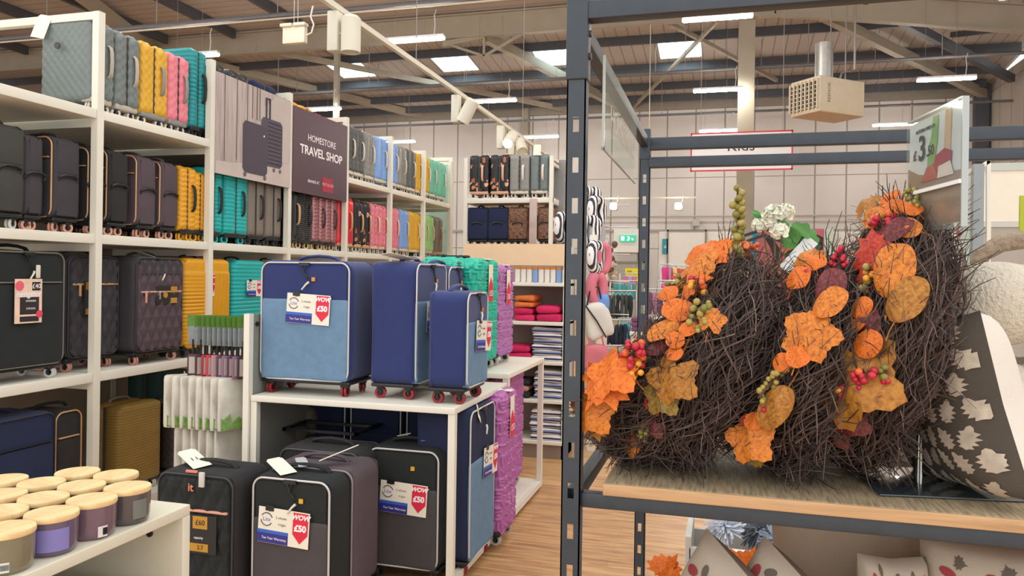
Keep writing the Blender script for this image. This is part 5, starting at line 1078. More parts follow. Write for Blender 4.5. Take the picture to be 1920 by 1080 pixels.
def wreath(label, loc, tilt, Rm, tr, ntw, seed, dec, yaw=0):
    rng = random.Random(seed)
    t = thing('autumn_wreath', label, 'wreath', loc, 0, 'twig wreaths with autumn leaves and berries'); t.rotation_euler = (0, R(tilt), R(yaw))
    C0 = Rm+tr*.9
    def ring(a, dr=0, dx=0): return Vector((dx, -(Rm+dr)*math.cos(a)*1.0, C0+(Rm+dr)*math.sin(a)))   # a=0 near side, 90 top
    m = MB(); m.tube([ring(2*PI*i/40) for i in range(40)], tr*.52, 10, closed=True); put('core_ring', m, CORE, t)
    m = MB()
    for i in range(ntw):
        a = rng.uniform(0, 2*PI) if i % 3 else rng.gauss(0, 1.1); th = rng.uniform(0, 2*PI); rr_ = tr*(.35+.6*rng.random()**.6)
        dirn = 1 if rng.random() < .8 else -1; span = rng.uniform(.3, .9); out = rng.uniform(-.1, .75)*tr; k = 7; pts = []; tw = rng.uniform(-1.2, 1.2)
        ph = rng.uniform(0, 6); am = rng.uniform(.003, .010)
        for j in range(k):
            u = j/(k-1); aa = a+dirn*span*(u-.3); r2_ = rr_+out*u*u; t2 = th+tw*u
            p = ring(aa, r2_*math.cos(t2), r2_*math.sin(t2)); p += Vector((math.sin(ph+u*8), math.cos(ph*1.3+u*7), math.sin(ph*2+u*9)))*am
            if p.z < .004: p.z = .004+rng.random()*.004
            pts.append(p)
        rad = rng.uniform(.0009, .0022)
        m.tube(pts, rad, 3, r2=rad*.4)
    for i in range(int(ntw*.07)):      # stouter pale vines wandering over the outside
        a = rng.gauss(-.2, .9); th = rng.uniform(-2.2, 2.2); k = 9; pts = []; span = rng.uniform(.5, 1.1)*rng.choice((-1, 1)); ph = rng.uniform(0, 6)
        for j in range(k):
            u = j/(k-1); r2_ = tr*(1.0+.12*math.sin(ph+u*5)+(.25*u if i % 4 == 0 else 0)); t2 = th+.5*math.sin(ph*2+u*4)
            p = ring(a+span*(u-.4), r2_*math.cos(t2), r2_*math.sin(t2)); p.z = max(p.z, .005); pts.append(p)
        m.tube(pts, rng.uniform(.0016, .0026), 4, r2=.001)
    for i in range(int(ntw*.10)):      # ends fanning out over the board at the foot
        a = R(-90)+rng.uniform(-.9, 1.1); s_ = rng.choice((-1, -1, 1)); p0 = ring(a, rng.uniform(-.3, .5)*tr, s_*tr*rng.uniform(0, .8)); L = rng.uniform(.06, .16); v = Vector((s_*rng.uniform(.1, .6), -rng.uniform(.2, 1), -rng.uniform(.1, .6))).normalized(); b_ = rng.uniform(-.03, .03)
        pts = [p0+v*L*u+Vector((b_*math.sin(u*3), 0, .02*u*u)) for u in (0, .25, .5, .75, 1)]; m.tube([Vector((q.x, q.y, max(q.z, .004))) for q in pts], .0018, 3, r2=.0007)
    # loose spiky ends
    for i in range(int(ntw*.12)):
        a = rng.uniform(0, 2*PI); s_ = rng.choice((-1, 1)); d = ring(a, 1)-ring(a, 0); d.normalize(); tg_ = Vector((0, math.sin(a), math.cos(a)))*rng.choice((-1, 1))
        p0 = ring(a, tr*.7, s_*tr*rng.uniform(0, .8)); v = (d*rng.uniform(.2, 1)+tg_*rng.uniform(.2, 1)+Vector((s_*rng.uniform(0, .7), 0, 0))).normalized(); L = rng.uniform(.04, .11)
        pts = [p0+v*L*u+Vector((rng.uniform(-1, 1), rng.uniform(-1, 1), rng.uniform(-1, 1)))*.006*u+d*.02*u*u for u in (0, .35, .7, 1)]
        pts = [Vector((q.x, q.y, max(q.z, .004))) for q in pts]
        m.tube(pts, .0017, 3, r2=.0007)
    put('twigs', m.mesh('twigs', angle=80), TWIG, t)['kind'] = 'stuff'
    for d_ in dec:
        kind = d_[0]; a = R(d_[1]); fx = d_[2]*(.5 if seed > 1 and d_[1] < 38 else 1)      # fx: -1 left face .. 0 outer rim
        # frame on the tube surface
        out = Vector((0, -math.cos(a), math.sin(a))); nn = (Vector((-1, 0, 0))*(-fx)+out*(1-abs(fx)*.5)).normalized() if fx < 0 else (out+Vector((fx, 0, 0))).normalized()
        pos = ring(a)+nn*tr*d_[3]*1.1; tang = Vector((0, math.sin(a), math.cos(a)))
        if kind == 'b': berries(t, pos, tang*d_[7]+nn*.2, d_[4], d_[5], [BM[i] for i in d_[6]], d_[8] if len(d_) > 8 else .018, d_[9] if len(d_) > 9 else .06, rng)
        else:
            face = (nn+Vector((-.15, -.5, .25))+Vector((rng.uniform(-.25, .25), 0, rng.uniform(-.25, .25)))).normalized()
            upv = (tang*math.cos(R(d_[6]))+face.cross(tang)*math.sin(R(d_[6])))
            leaf(t, pos, face, upv, d_[4]*(.85 if d_[4] < .19 else 1), kind, LM[d_[5]])
    return t
# dec entries: (leaf kind, ring angle, side, height off the tube, size, colour, spin) or ('b', ring angle, side, height, count, radius, colours, direction)
W1 = [('maple', 78, -.9, 1.05, .10, 0, 10), ('lobed', 66, -.6, 1.15, .07, 1, -30), ('b', 70, -.3, 1.25, 20, .0062, (2, 4), 1, .012, .09), ('round', 60, -.3, 1.15, .055, 1, 30), ('lobed', 86, -1, 1.3, .08, 2, -40), ('round', 48, -.35, 1.1, .07, 0, 60), ('lobed', 82, -.5, 1.2, .06, 1, 30),
      ('b', 52, -.8, 1.2, 26, .0075, (0, 0, 1), .4, .026, .07), ('b', 62, -1, 1.2, 5, .008, (3, 3, 0), .5, .014, .03), ('maple', 40, -1.1, 1.2, .12, 3, -100), ('oval', 46, -.7, 1.15, .10, 4, -60), ('maple', 30, -1.2, 1.1, .07, 3, -110), ('b', 26, -1, 1.1, 14, .0075, (2, 2, 3), .6, .018, .05), ('oval', 24, -.5, 1.12, .15, 0, 0), ('oval', 14, -.25, 1.15, .13, 2, -12),
      ('round', 10, -.9, 1.25, .06, 1, -40), ('round', 3, -1, 1.25, .06, 1, -60), ('round', -3, -.6, 1.2, .075, 1, -30), ('oval', 5, -.7, 1.05, .09, 4, 30), ('lobed', -12, -.75, 1.05, .20, 2, 200), ('b', -13, -.45, 1.3, 18, .0075, (0, 0, 1), .3, .022, .05), ('b', -20, -.6, 1.3, 10, .008, (0, 3, 3), .6, .018, .05), ('b', -10, -.2, 1.25, 8, .0065, (0, 4), .6, .012, .03),
      ('b', -26, -.4, 1.25, 4, .008, (0, 0), .5, .012, .02), ('lobed', -30, -.5, 1.0, .11, 4, 190), ('oval', -38, -.9, 1.15, .065, 1, -60), ('oval', -42, -1.1, 1.15, .05, 1, -90), ('lobed', -40, -.5, 1.05, .08, 4, 180), ('b', -56, -.8, 1.05, 26, .0062, (2, 4), 1, .013, .07), ('round', 36, -.9, 1.1, .05, 4, 0)]
W2 = [('lobed', 66, -1, 1.1, .09, 0, -20), ('round', 54, -.7, 1.2, .06, 1, 10), ('round', 44, -1, 1.2, .075, 1, -20), ('b', 60, -.4, 1.1, 16, .006, (0, 0), .4, .018, .05), ('oval', 36, -.8, 1.1, .11, 4, 0), ('oval', 28, -.7, 1.15, .10, 0, -20), ('lobed', 12, -.8, 1.1, .13, 0, 0), ('round', -2, -1.1, 1.2, .05, 1, 0), ('round', 6, -.8, 1.2, .065, 1, 190), ('b', -8, -1.1, 1.15, 24, .0065, (2, 4, 2), -.5, .012, .11),
      ('oval', -16, -.7, 1.1, .12, 2, 180), ('b', -24, -.8, 1.1, 9, .007, (0, 0), .5, .014, .04), ('round', -30, -1, 1.15, .05, 1, 180), ('lobed', -36, -.8, 1.2, .12, 0, 200), ('round', -34, -1.1, 1.2, .035, 3, 90), ('lobed', -48, -.6, 1.0, .08, 5, 180), ('b', -62, -.9, 1.0, 11, .007, (2, 2), .6, .014, .03), ('b', 48, -.9, 1.1, 6, .007, (1, 0), .6, .014, .03)]
W3 = [('b', 74, -.4, 1.75, 30, .0085, (2, 4), 0, .011, .15), ('lobed', 62, -.8, 1.2, .13, 1, 10), ('lobed', 52, -1, 1.2, .12, 0, -50), ('maple', 44, -1, 1.1, .10, 1, -90), ('round', 88, -.4, 1.15, .06, 1, 0), ('round', 100, -.4, 1.15, .06, 0, 0), ('b', 96, -.2, 1.1, 14, .006, (1, 0), .6, .018, .05), ('b', 40, -.8, 1.15, 9, .0075, (1, 3, 0), .5, .018, .03), ('maple', 110, -.4, 1.15, .06, 0, 0),
      ('b', 22, -.9, 1.15, 22, .007, (2, 2, 4), .4, .022, .06), ('round', 14, -1.1, 1.15, .05, 1, -60), ('lobed', 20, -.5, 1.15, .07, 0, 10), ('round', 8, -1.1, 1.2, .05, 1, 120), ('round', 3, -1, 1.15, .045, 1, 150), ('lobed', -5, -.8, 1.05, .13, 2, 190), ('lobed', -16, -.8, 1.0, .10, 5, 180), ('maple', -24, -1, 1.05, .06, 3, 140), ('b', -44, -.8, 1.05, 22, .006, (4, 4, 2), .6, .014, .07), ('oval', -54, -.9, 1.1, .09, 0, 200), ('lobed', -34, -.6, 1.0, .06, 4, 180)]
W4 = [('maple', 70, -.8, 1.25, .11, 3, -60), ('b', 62, -.9, 1.25, 26, .0068, (2, 4, 2), -.6, .018, .08), ('round', 50, -1.1, 1.3, .06, 1, -70), ('round', 44, -.8, 1.35, .055, 1, 20), ('round', 36, -.9, 1.3, .085, 1, 120), ('oval', 26, -.9, 1.2, .10, 0, 150), ('b', 6, -1.1, 1.5, 22, .0078, (0, 0, 1), .3, .026, .05), ('b', 0, -.8, 1.4, 5, .008, (3, 3), .3, .014, .03), ('lobed', -4, -1.2, 1.5, .14, 1, 200), ('maple', -14, -1.2, 1.5, .14, 1, 190), ('lobed', -26, -1.1, 1.4, .13, 0, 190),
      ('oval', -2, -1, 1.3, .09, 0, 80), ('oval', 16, -.8, 1.1, .06, 4, 150), ('lobed', 54, -.4, 1.2, .07, 1, 0), ('maple', -40, -.9, 1.2, .08, 2, 200), ('oval', 78, -.4, 1.1, .05, 3, 0)]
def wp(px, y): return at(px, 900, y=y).x
ZB = 1.1002
wreath('largest twig wreath with orange leaves and red berries, rightmost by the price sign', (wp(1566, 1.92), 1.95, ZB+.02), 16, .232, .082, 3000, 1, W1)
wreath('twig wreath with pale green berry spray, second from the price sign', (wp(1415, 1.86), 1.89, ZB+.02), 25, .172, .095, 2600, 2, W2)
wreath('twig wreath with tall green berry stem and large orange leaf, third from the price sign', (wp(1228, 1.85), 1.89, ZB+.02), 26, .172, .095, 2600, 3, W3)
wreath('twig wreath with large orange maple leaves, leftmost beside the rack post', (wp(1136, 1.84), 1.90, ZB+.02), 36, .158, .09, 2200, 4, W4)
# ------------------------------------------------------------------ cushions
def cushion(name, label, w_, h_, th, base, loc, rot, prints=None, pm=None, back=None, cat='cushion', grp='printed cushions', puff=.42, n=26):
    """square cushion standing in local xz, thickness along y; prints = list of flat outlines laid onto its front face"""
    def surf(u, v, s):
        e = max(0, (1-u**4))*max(0, (1-v**4)); pin = .055
        x = u*w_/2*(1-pin*(1-v*v)**1.0*0-pin*(1-abs(v))*1.0); z = v*h_/2*(1-pin*(1-abs(u)))
        y = s*th/2*(e**puff)*(1+.04*math.sin(u*5+v*3)); return Vector((x, y, z+h_/2))
    m = MB()
    for s in (-1, 1):
        m.m = 0 if s < 0 else 1
        vs = [surf(-1+2*i/n, -1+2*j/n, s) for i in range(n+1) for j in range(n+1)]
        fs = []
        for i in range(n):
            for j in range(n):
                f = (i*(n+1)+j, (i+1)*(n+1)+j, (i+1)*(n+1)+j+1, i*(n+1)+j+1); fs.append(f if s < 0 else f[::-1])
        m.add(vs, fs)
    mats = [base, back or base]
    for (pts, mi, side) in prints or []:
        m.m = 2+mi; s = side; cx = sum(p[0] for p in pts)/len(pts); cy = sum(p[1] for p in pts)/len(pts)
        k_ = len(pts); vs = [surf(cx+(a-cx)*q, cy+(b-cy)*q, s)+Vector((0, s*.0014, 0)) for q in (1, .66, .33) for a, b in pts]+[surf(cx, cy, s)+Vector((0, s*.0014, 0))]
        fs = [(r_*k_+i, r_*k_+(i+1) % k_, (r_+1)*k_+(i+1) % k_, (r_+1)*k_+i) for r_ in (0, 1) for i in range(k_)]+[(2*k_+i, 2*k_+(i+1) % k_, 3*k_) for i in range(k_)]
        m.add(vs, fs if s < 0 else [f[::-1] for f in fs])
    o = put(name, m.mesh(name, nm=2+len(pm or []), angle=70), mats+list(pm or []), None, loc, rot)
    tag(o, label, cat, grp); return o
def oak():
    h = [(0, 0), (.10, .06), (.24, .08), (.15, .2), (.34, .26), (.2, .38), (.38, .48), (.2, .56), (.3, .7), (.14, .76), (.1, .92), (0, 1.0)]
    return h+[(-x, y) for x, y in h[-2:0:-1]]
def leaf_print(cx, cy, s, ang, kind='oak', asp=1):
    o = {'maple': maple, 'oval': oval, 'lobed': lobed, 'oak': oak, 'round': round_leaf}[kind](); c, sn = math.cos(ang), math.sin(ang)
    return [(cx+s*((x)*c-(y-.5)*sn), cy+s*asp*((x)*sn+(y-.5)*c)) for x, y in o]
rg = random.Random(5); pr1 = []
for i in range(8):
    for j in range(7):
        pr1.append(([(max(-.985, min(.985, a_)), max(-.985, min(.985, b_))) for a_, b_ in leaf_print(-.82+i*.235+(.1 if j % 2 else 0), -.86+j*.285+rg.uniform(-.03, .03), .27, rg.uniform(-.6, .6), 'oak')], 0, -1))
        pr1.append(([(q[0]+0, q[1]) for q in leaf_print(-.86+i*.29+(.12 if j % 2 else 0), -.85+j*.34, .27, .5, 'oval')], 0, -1)) if False else None
pr1 = [q for q in pr1 if q]
for (cx, cy, s, a) in [(-.62, .5, .16, .3), (-.2, .1, .18, .8), (.4, .5, .18, .2), (-.5, -.5, .16, 1.2), (.3, -.4, .18, .5), (.6, .1, .14, .0)]:
    pr1.append((leaf_print(cx, cy, s, a), 1, 1))
DKB = mat('#4b443c', .9, var=.05, bump=.2, bscale=300); CREAM = mat('#d6cfc4', .9, var=.03, bump=.2, bscale=300)
p = at(1850, 960, z=1.1)
cushion('leaf_cushion', 'cushion with white oak leaf print on dark brown, cream reverse, at the right', .43, .37, .18, DKB, (p.x+.03, p.y+.17, 1.105), (R(12), R(-8), R(-80)), pr1, [mat('#b3a797', .9, var=.2, vscale=40), mat('#b5532c', .8, var=.1)], CREAM, puff=.5)
BOU = mat('#d3c9b8', .95, var=.05, vscale=60, bump=1.0, bscale=120)
def pumpkin(label, loc, r, h, rot=0, stem=True):
    m = MB(); nu, nv = 72, 28; vs = []
    for j in range(nv+1):
        ph = -PI/2+PI*j/nv
        for i in range(nu):
            a = 2*PI*i/nu; lob = abs(math.cos(a*3.5*2/2+rot))**.5 if False else abs(math.sin(a*3+rot))**.55
            rr_ = r*(.80+.20*lob)*(max(0, math.cos(ph))**.62); dip = -.16*h*math.exp(-(math.cos(ph)/.35)**2)*(1 if ph > 0 else -1)
            vs.append((rr_*math.cos(a), rr_*math.sin(a), h/2+h/2*math.sin(ph)*(.86+.14*lob)+dip))
    fs = [(j*nu+i, j*nu+(i+1) % nu, (j+1)*nu+(i+1) % nu, (j+1)*nu+i) for j in range(nv) for i in range(nu)]
    m.add(vs, fs); t = thing('pumpkin_cushion', label, 'cushion', loc, 0, 'cream bouclé pumpkin cushions'); put('cushion_body', m.mesh('pumpkin', angle=180), BOU, t)
    if stem: put('stem', MB().tube([(-.02, 0, h*.82), (-.01, 0, h*1.0), (.03, 0, h*1.12), (.09, 0, h*1.17), (.15, 0, h*1.16)], .018, 10, r2=.026), mat('#a08c78', .95, var=.15, vscale=60, bump=1, bscale=90), t)
    return t
p = at(1905, 640, z=1.40)
yP = 2.05; xP = at(1925, 500, y=yP).x
pumpkin('cream fluffy pumpkin cushion lying below the other one at the right edge', (xP-.06, yP+.05, 1.1), .24, .30, .9, False)
pumpkin('cream fluffy pumpkin cushion with twisted stem on top at the right edge', (xP-.07, yP+.05, 1.385), .215, .23, .35)
# lower shelf cushions
BG = mat('#aa9e8e', .9, var=.04, bump=.2, bscale=300); rg = random.Random(9); PR = [mat('#8d3436', .8, var=.1), mat('#5b5148', .8, var=.1)]
def berry_prints():
    out = []
    for i in range(4):
        for j in range(4):
            cx, cy = -.7+i*.46+rg.uniform(-.08, .08), -.7+j*.46+rg.uniform(-.08, .08)
            out.append((leaf_print(cx, cy, .20, rg.uniform(0, 6), rg.choice(['oval', 'round', 'oval'])), 0, -1)); out.append((leaf_print(cx+.16, cy+.14, .16, rg.uniform(0, 6), rg.choice(['maple', 'oval'])), 1, -1))
    return [q for q in out if all(-.96 < a < .96 and -.96 < b < .96 for a, b in q[0])]
def low_cushion(px, py, y, lab, rot, sz=.42, base=BG, prints=True, th=.15, y2=None):
    p = at(px, py, y=y); M = Euler(rot).to_matrix(); 
    return cushion('printed_cushion', lab, sz, sz, th, base, p, rot, berry_prints() if prints else None, PR if prints else None, mat('#8d7f70', .9, var=.05), puff=.5)
def hung(px, py, y, lab, rz, sz, prints, base=BG, th=.14, roll=45):
    """cushion on its corner: top corner at the pixel"""
    p = at(px, py, y=y); o = cushion('printed_cushion', lab, sz, sz, th, base, (0, 0, 0), (0, 0, 0), berry_prints() if prints else None, PR if prints else None, mat('#77695b', .9, var=.05), puff=.5)
    Mx = Matrix.Translation(p) @ Euler((0, 0, R(rz))).to_matrix().to_4x4() @ Euler((0, R(roll), 0)).to_matrix().to_4x4() @ Matrix.Translation((sz/2, 0, -sz) if roll > 0 else (-sz/2, 0, -sz)); o.matrix_world = Mx; o.location, o.rotation_euler = Mx.to_translation(), Mx.to_euler(); return o
hung(1325, 990, 1.78, 'berry print cushion standing on its corner, left one on the lower shelf', -38, .36, True, roll=30)
hung(1432, 1003, 1.80, 'berry print cushion standing on its corner, second on the lower shelf', -38, .36, True, roll=30)
cushion('plain_cushion', 'large plain beige linen cushion under the wooden board', .6, .40, .14, mat('#b5a48f', .9, var=.05, bump=.3, bscale=200), (at(1690, 1000, y=1.98).x, 1.98, .675), (R(-4), 0, 0), puff=.4)
cushion('printed_cushion', 'red berry print cushion at the lower right corner', .32, .32, .13, BG, (at(1905, 1045, y=1.74).x, 1.78, at(1905, 1040, y=1.74).z-.32), (R(-6), 0, R(-8)), berry_prints(), PR, puff=.35)
cushion('printed_cushion', 'small beige cushion corner between the plain and berry cushions', .14, .3, .1, BG, (at(1690, 1045, y=1.72).x, 1.76, at(1690, 1062, y=1.72).z-.3), (R(-6), 0, R(10)), berry_prints(), PR, puff=.35)
# ------------------------------------------------------------------ neck pillow and bag stand seen past the rack post
NY = 6.7
a = at(1108, 600, y=NY); t = thing('accessory_stand', 'white upright stand holding neck pillows and bags beside the rack post', 'stand', (a.x, NY, 0))
put('post', MB().box(-.02, .045, 0, .05, 0, at(1110, 440, y=NY).z), WHITE, t); put('side_board', MB().box(-.02, .0, .05, 1.0, .1, at(1110, 440, y=NY).z), WHITE2, t); put('post', MB().box(-.25, -.19, .0, .05, 0, 1.9), mat('#8b8d8f', .4, metal=.3, var=0), t)
for zz_ in (2.2, 2.0, 1.75, 1.5, 1.2): put('hook_rod', MB().cyl((.02, .3, zz_), (.3, .3, zz_), .005, 6), CHROME, t)
put('upright', MB().box(-.02, .0, .25, .3, 0, 2.35), CHROME, t)
ZEB = stripes_mat('zebra_stripes', ['#f0ecea', '#26242a', '#efeaea', '#3a3840'], 0, .07, warp=.02)
def neck(px, py, y, m, lab, rz=0, sc=1.0, tube=.048):
    p = at(px, py, y=y); mb = MB(); pts = []
    for i in range(25):
        an = R(-235+290*i/24-0); pts.append((.085*math.cos(an)*.8, 0, .115*math.sin(an)))
    n = 12; mb.tube(pts, tube*sc, n)
    mb.sphere(pts[0], tube*sc, 12, 8); mb.sphere(pts[-1], tube*sc, 12, 8)
    o = put('neck_pillow', mb.mesh('neck_pillow', angle=80), m, None, p, (0, 0, R(rz))); return tag(o, lab, 'neck pillow', 'neck pillows on the stand')
neck(1108, 378, NY+.3, ZEB, 'black and white striped neck pillow at the top of the stand', 35); neck(1119, 396, NY+.2, ZEB, 'striped neck pillow hanging just below the top one, turned outward', 60)
neck(1057, 425, NY+.25, ZEB, 'striped neck pillow left of the rack post', 60); neck(1104, 432, NY+.1, ZEB, 'striped neck pillow in the second row touching the rack post', 30); neck(1118, 438, NY+.2, mat('#a9aeb0', .8, var=.05), 'grey backed neck pillow right of the second row', 65)
PKN = mat('#d5788a', .85, var=.05); neck(1117, 481, NY, ZEB, 'striped neck pillow beside the pink ones', 70); neck(1129, 483, NY+.1, PKN, 'pink neck pillow in the third row', 60); neck(1119, 540, NY, PKN, 'pink neck pillow above the white tote', 50)
p = at(1130, 562, y=NY); tag(put('neck_pillow', MB().rbox(-.06, .06, -.05, .05, -.1, .05, .045), mat('#6d95d8', .85, var=.05), None, p), 'light blue pillow end under the pink neck pillow', 'neck pillow', 'neck pillows on the stand')
def bag(px, py, y, w_, h_, m, lab, tilt=0, m2=None):
    p = at(px, py, y=y); t = thing('tote_bag', lab, 'bag', p, R(30), 'bags on the stand')
    mb = MB().rbox(-w_/2, w_/2, -.05, .05, -h_, 0, .04, .03, lambda q, ax: .008*math.sin(q.x*20+q.z*14)); put('bag_body', mb, m, t, None, (0, R(tilt), 0))
    put('strap', MB().tube([(-w_*.3, -.03, -.02), (-w_*.15, -.02, .14), (w_*.15, -.02, .14), (w_*.3, -.03, -.02)], .008, 6), m2 or m, t)
    if m2: put('trim', MB().tube([(-w_*.4, -.055, -.02), (w_*.05, -.06, -h_*.5), (w_*.42, -.055, -h_+.02)], .007, 5), m2, t)
bag(1113, 568, NY-.05, .24, .32, mat('#d8d4cc', .7, var=.06), 'white tote bag with black trim hanging under the pillows', -14, BLKF); bag(1116, 646, NY-.05, .24, .22, mat('#cf7480', .75, var=.08), 'pink tote bag below the white one'); bag(1105, 690, NY, .2, .2, mat('#c3a1a0', .75, var=.06), 'dusty pink pouch lowest on the stand')
# ------------------------------------------------------------------ clothes on hangers further back
def rack_row(px0, px1, pyt, pyb, y, n, cols, desc, cat, grp, wn):
    a = at(px0, pyt, y=y); b = at(px1, pyt, y=y); zb = at((px0+px1)/2, pyb, y=y).z; h = a.z-zb
    tag(put('clothes_rail', MB().cyl((a.x-.05, y, a.z+.05), (b.x+.05, y, b.z+.05), .012, 8).cyl((a.x-.05, y, a.z+.05), (a.x-.05, y, 0), .012, 8).cyl((b.x+.05, y, b.z+.05), (b.x+.05, y, 0), .012, 8), CHROME), 'chrome clothes rail carrying the %s' % desc[0], 'clothes rail')
    for i in range(n):
        x = a.x+(b.x-a.x)*(i+.5)/n; w_ = (b.x-a.x)/n*1.02
        t = thing(desc[2], '%s %s' % (desc[1][i % len(desc[1])], 'on the %s rail, %s from the left' % (wn, ordn[i])), cat, (x, y, a.z), R(10), grp)
        put('hanger', MB().tube([(-w_*.4, 0, 0), (0, 0, .03), (w_*.4, 0, 0)], .006, 5).cyl((0, 0, .03), (0, 0, .06), .004, 5), mat('#a9cbd0', .4, var=0), t)
        put('cloth', MB().rbox(-w_/2, w_/2, -.05, .05, -h, 0, .03, .04, lambda q, ax: .008*math.sin(q.z*16+q.x*20+i)), cols[i % len(cols)], t)
DK = [mat('#3c443f', .8, var=.1), mat('#26282c', .8, var=.1), mat('#474b4a', .8, var=.1)]; NV = [mat('#20242e', .8, var=.1), mat('#2b3140', .8, var=.1)]
rack_row(1124, 1186, 552, 596, 10.5, 8, DK, ('dark shorts', ['dark green swim shorts', 'black swim shorts', 'grey green swim shorts'], 'swim_shorts'), 'shorts', 'dark shorts', 'upper')
rack_row(1128, 1176, 607, 648, 10.2, 6, NV, ('navy shorts', ['black swim shorts', 'navy swim shorts'], 'swim_shorts'), 'shorts', 'navy shorts', 'middle')
rack_row(1128, 1200, 655, 700, 10.0, 7, [mat('#7fa59a', .7, var=.2), mat('#6c8fae', .7, var=.2), mat('#3f4d5c', .7, var=.1)], ('patterned shorts', ['green patterned shorts', 'blue patterned shorts', 'slate shorts'], 'swim_shorts'), 'shorts', 'patterned shorts', 'lowest')
rack_row(1166, 1204, 604, 650, 10.3, 3, [mat('#62b3d4', .8, var=.06), mat('#72c3e0', .8, var=.06)], ('sky blue shirts', ['sky blue shirt', 'pale blue shirt'], 'hanging_shirt'), 'shirt', 'sky blue shirts', 'side')
rack_row(1150, 1192, 532, 560, 12.5, 5, [mat('#3f9297', .8, var=.06), mat('#4f9f9f', .8, var=.06)], ('teal shirts', ['teal shirt', 'sea green shirt'], 'hanging_shirt'), 'shirt', 'teal shirts', 'far')
rack_row(1168, 1194, 518, 534, 13.5, 3, [mat('#c779a0', .8, var=.06), mat('#b9a0c4', .8, var=.06)], ('pink shirts', ['pink shirt', 'lilac shirt'], 'hanging_shirt'), 'shirt', 'pink shirts', 'farthest')
rack_row(1214, 1242, 548, 590, 12.0, 3, [mat('#6c4a66', .8, var=.06), mat('#a97a93', .8, var=.06)], ('plum shirts', ['plum shirt', 'mauve shirt'], 'hanging_shirt'), 'shirt', 'plum shirts', 'short')
rack_row(1241, 1262, 501, 530, 14.0, 2, [mat('#e0479a', .8, var=.06), mat('#d9609f', .8, var=.06)], ('hot pink shirts', ['hot pink shirt', 'bright pink shirt'], 'hanging_shirt'), 'shirt', 'hot pink shirts', 'pink')
rack_row(1262, 1294, 503, 528, 13.8, 3, [mat('#e8cd7d', .8, var=.06), mat('#ead591', .8, var=.06)], ('pale yellow shirts', ['pale yellow shirt', 'cream shirt'], 'hanging_shirt'), 'shirt', 'yellow shirts', 'yellow')
rack_row(1240, 1262, 532, 560, 12.3, 2, [mat('#d95fa6', .8, var=.06)], ('pink dresses', ['pink dress'], 'dress'), 'dress', 'pink dresses', 'lower pink')
a = at(1172, 503, y=14.5); b = at(1196, 530, y=14.5); t = thing('sale_sign', 'bright yellow sale sign above the clothes rails', 'sign', ((a.x+b.x)/2, 14.5, b.z)); W2 = (b.x-a.x)/2
put('board', MB().box(-W2, W2, 0, .02, 0, a.z-b.z), mat('#e2d326', .5, var=0), t); text('sign_text', '50% off', .07, DARKTXT, t, (0, -.002, (a.z-b.z)*.3), FRONT); text('sign_text', 'sale', .06, DARKTXT, t, (-W2*.3, -.002, (a.z-b.z)*.8), FRONT); put('pole', MB().cyl((0, .03, -b.z), (0, .03, a.z-b.z), .012, 8), CHROME, t)
p = at(1139, 497, y=13.0); put_ = thing('garland_display', 'cream and brown beaded hanging display left of the far door', 'decoration', (p.x, 13, p.z))
mb = MB(); rg = random.Random(3)
for i in range(60): mb.m = i % 2; mb.sphere((rg.uniform(-.14, .14), rg.uniform(-.1, .1), rg.uniform(-.75, .45)), rg.uniform(.03, .06), 6, 4)
put('beads', mb.mesh('beads', nm=2), [mat('#cbb8a4', .7, var=.1), mat('#6d5045', .7, var=.1)], put_)['kind'] = 'stuff'
put('pole', MB().cyl((0, 0, -p.z), (0, 0, .5), .015, 8), CHROME, put_)
# ------------------------------------------------------------------ behind the wreaths: white flowers, house frame, green plant
p = at(1452, 412, y=3.55); t = thing('white_flowers', 'white artificial peony bunch behind the wreaths', 'flowers', p)
rg = random.Random(12); FW = islands_mat('white_petals', ['#f1f3e4', '#fbfaf0', '#eef0de', '#fbf6e2'], .7)
def bloom(c, r, n):
    m = MB()
    for i in range(n):
        an = rg.uniform(0, 2*PI); el = rg.uniform(-.5, 1.4); d = Vector((math.cos(an)*math.cos(el), math.sin(an)*math.cos(el), math.sin(el))); u = d.orthogonal().normalized(); v = d.cross(u); q = Vector(c)+d*r*.6; s_ = r*rg.uniform(.35, .6)
        vs = []
        for k_ in range(9): a_ = 2*PI*k_/9; vs.append(q+(u*math.cos(a_)+v*math.sin(a_))*s_+d*r*.12*math.sin(a_*3)+d*r*.15)
        vs.append(q-d*r*.1); m.add(vs, [(k_, (k_+1) % 9, 9) for k_ in range(9)])
    m.sphere(c, r*.55, 10, 8); return m
put('bloom', bloom((0, 0, 0.01), .062, 60), FW, t); put('bloom', bloom((.045, 0, .03), .045, 40), FW, t); put('bloom', bloom((-.06, .02, -.025), .04, 30), FW, t); put('bloom', bloom((.02, -.02, -.05), .045, 30), FW, t)
put('stem', MB().tube([(0, 0, -.02), (.01, .01, -.3), (0, 0, .985-p.z)], .005, 6).tube([(-.05, .02, -.03), (0, .01, -.3)], .004, 6).tube([(.04, 0, 0), (.01, .01, -.3)], .004, 6), mat('#5a5a3a', .7, var=.1), t)
GL = mat('#4f8a3f', .6, var=.3, vscale=30)
def gleaf(parent, pos, dr, s_, m=GL): leaf(parent, pos, Vector((-.1, -1, .5)), dr, s_, 'oval', m)
gleaf(t, (-.07, 0, .02), Vector((-.6, 0, .6)), .05); gleaf(t, (.03, -.03, -.02), Vector((.5, 0, -.3)), .05)
p = at(1500, 452, y=3.6); t = thing('green_plant', 'small green leafy plant behind the wreaths right of the white flowers', 'plant', (p.x, 3.6, .981))
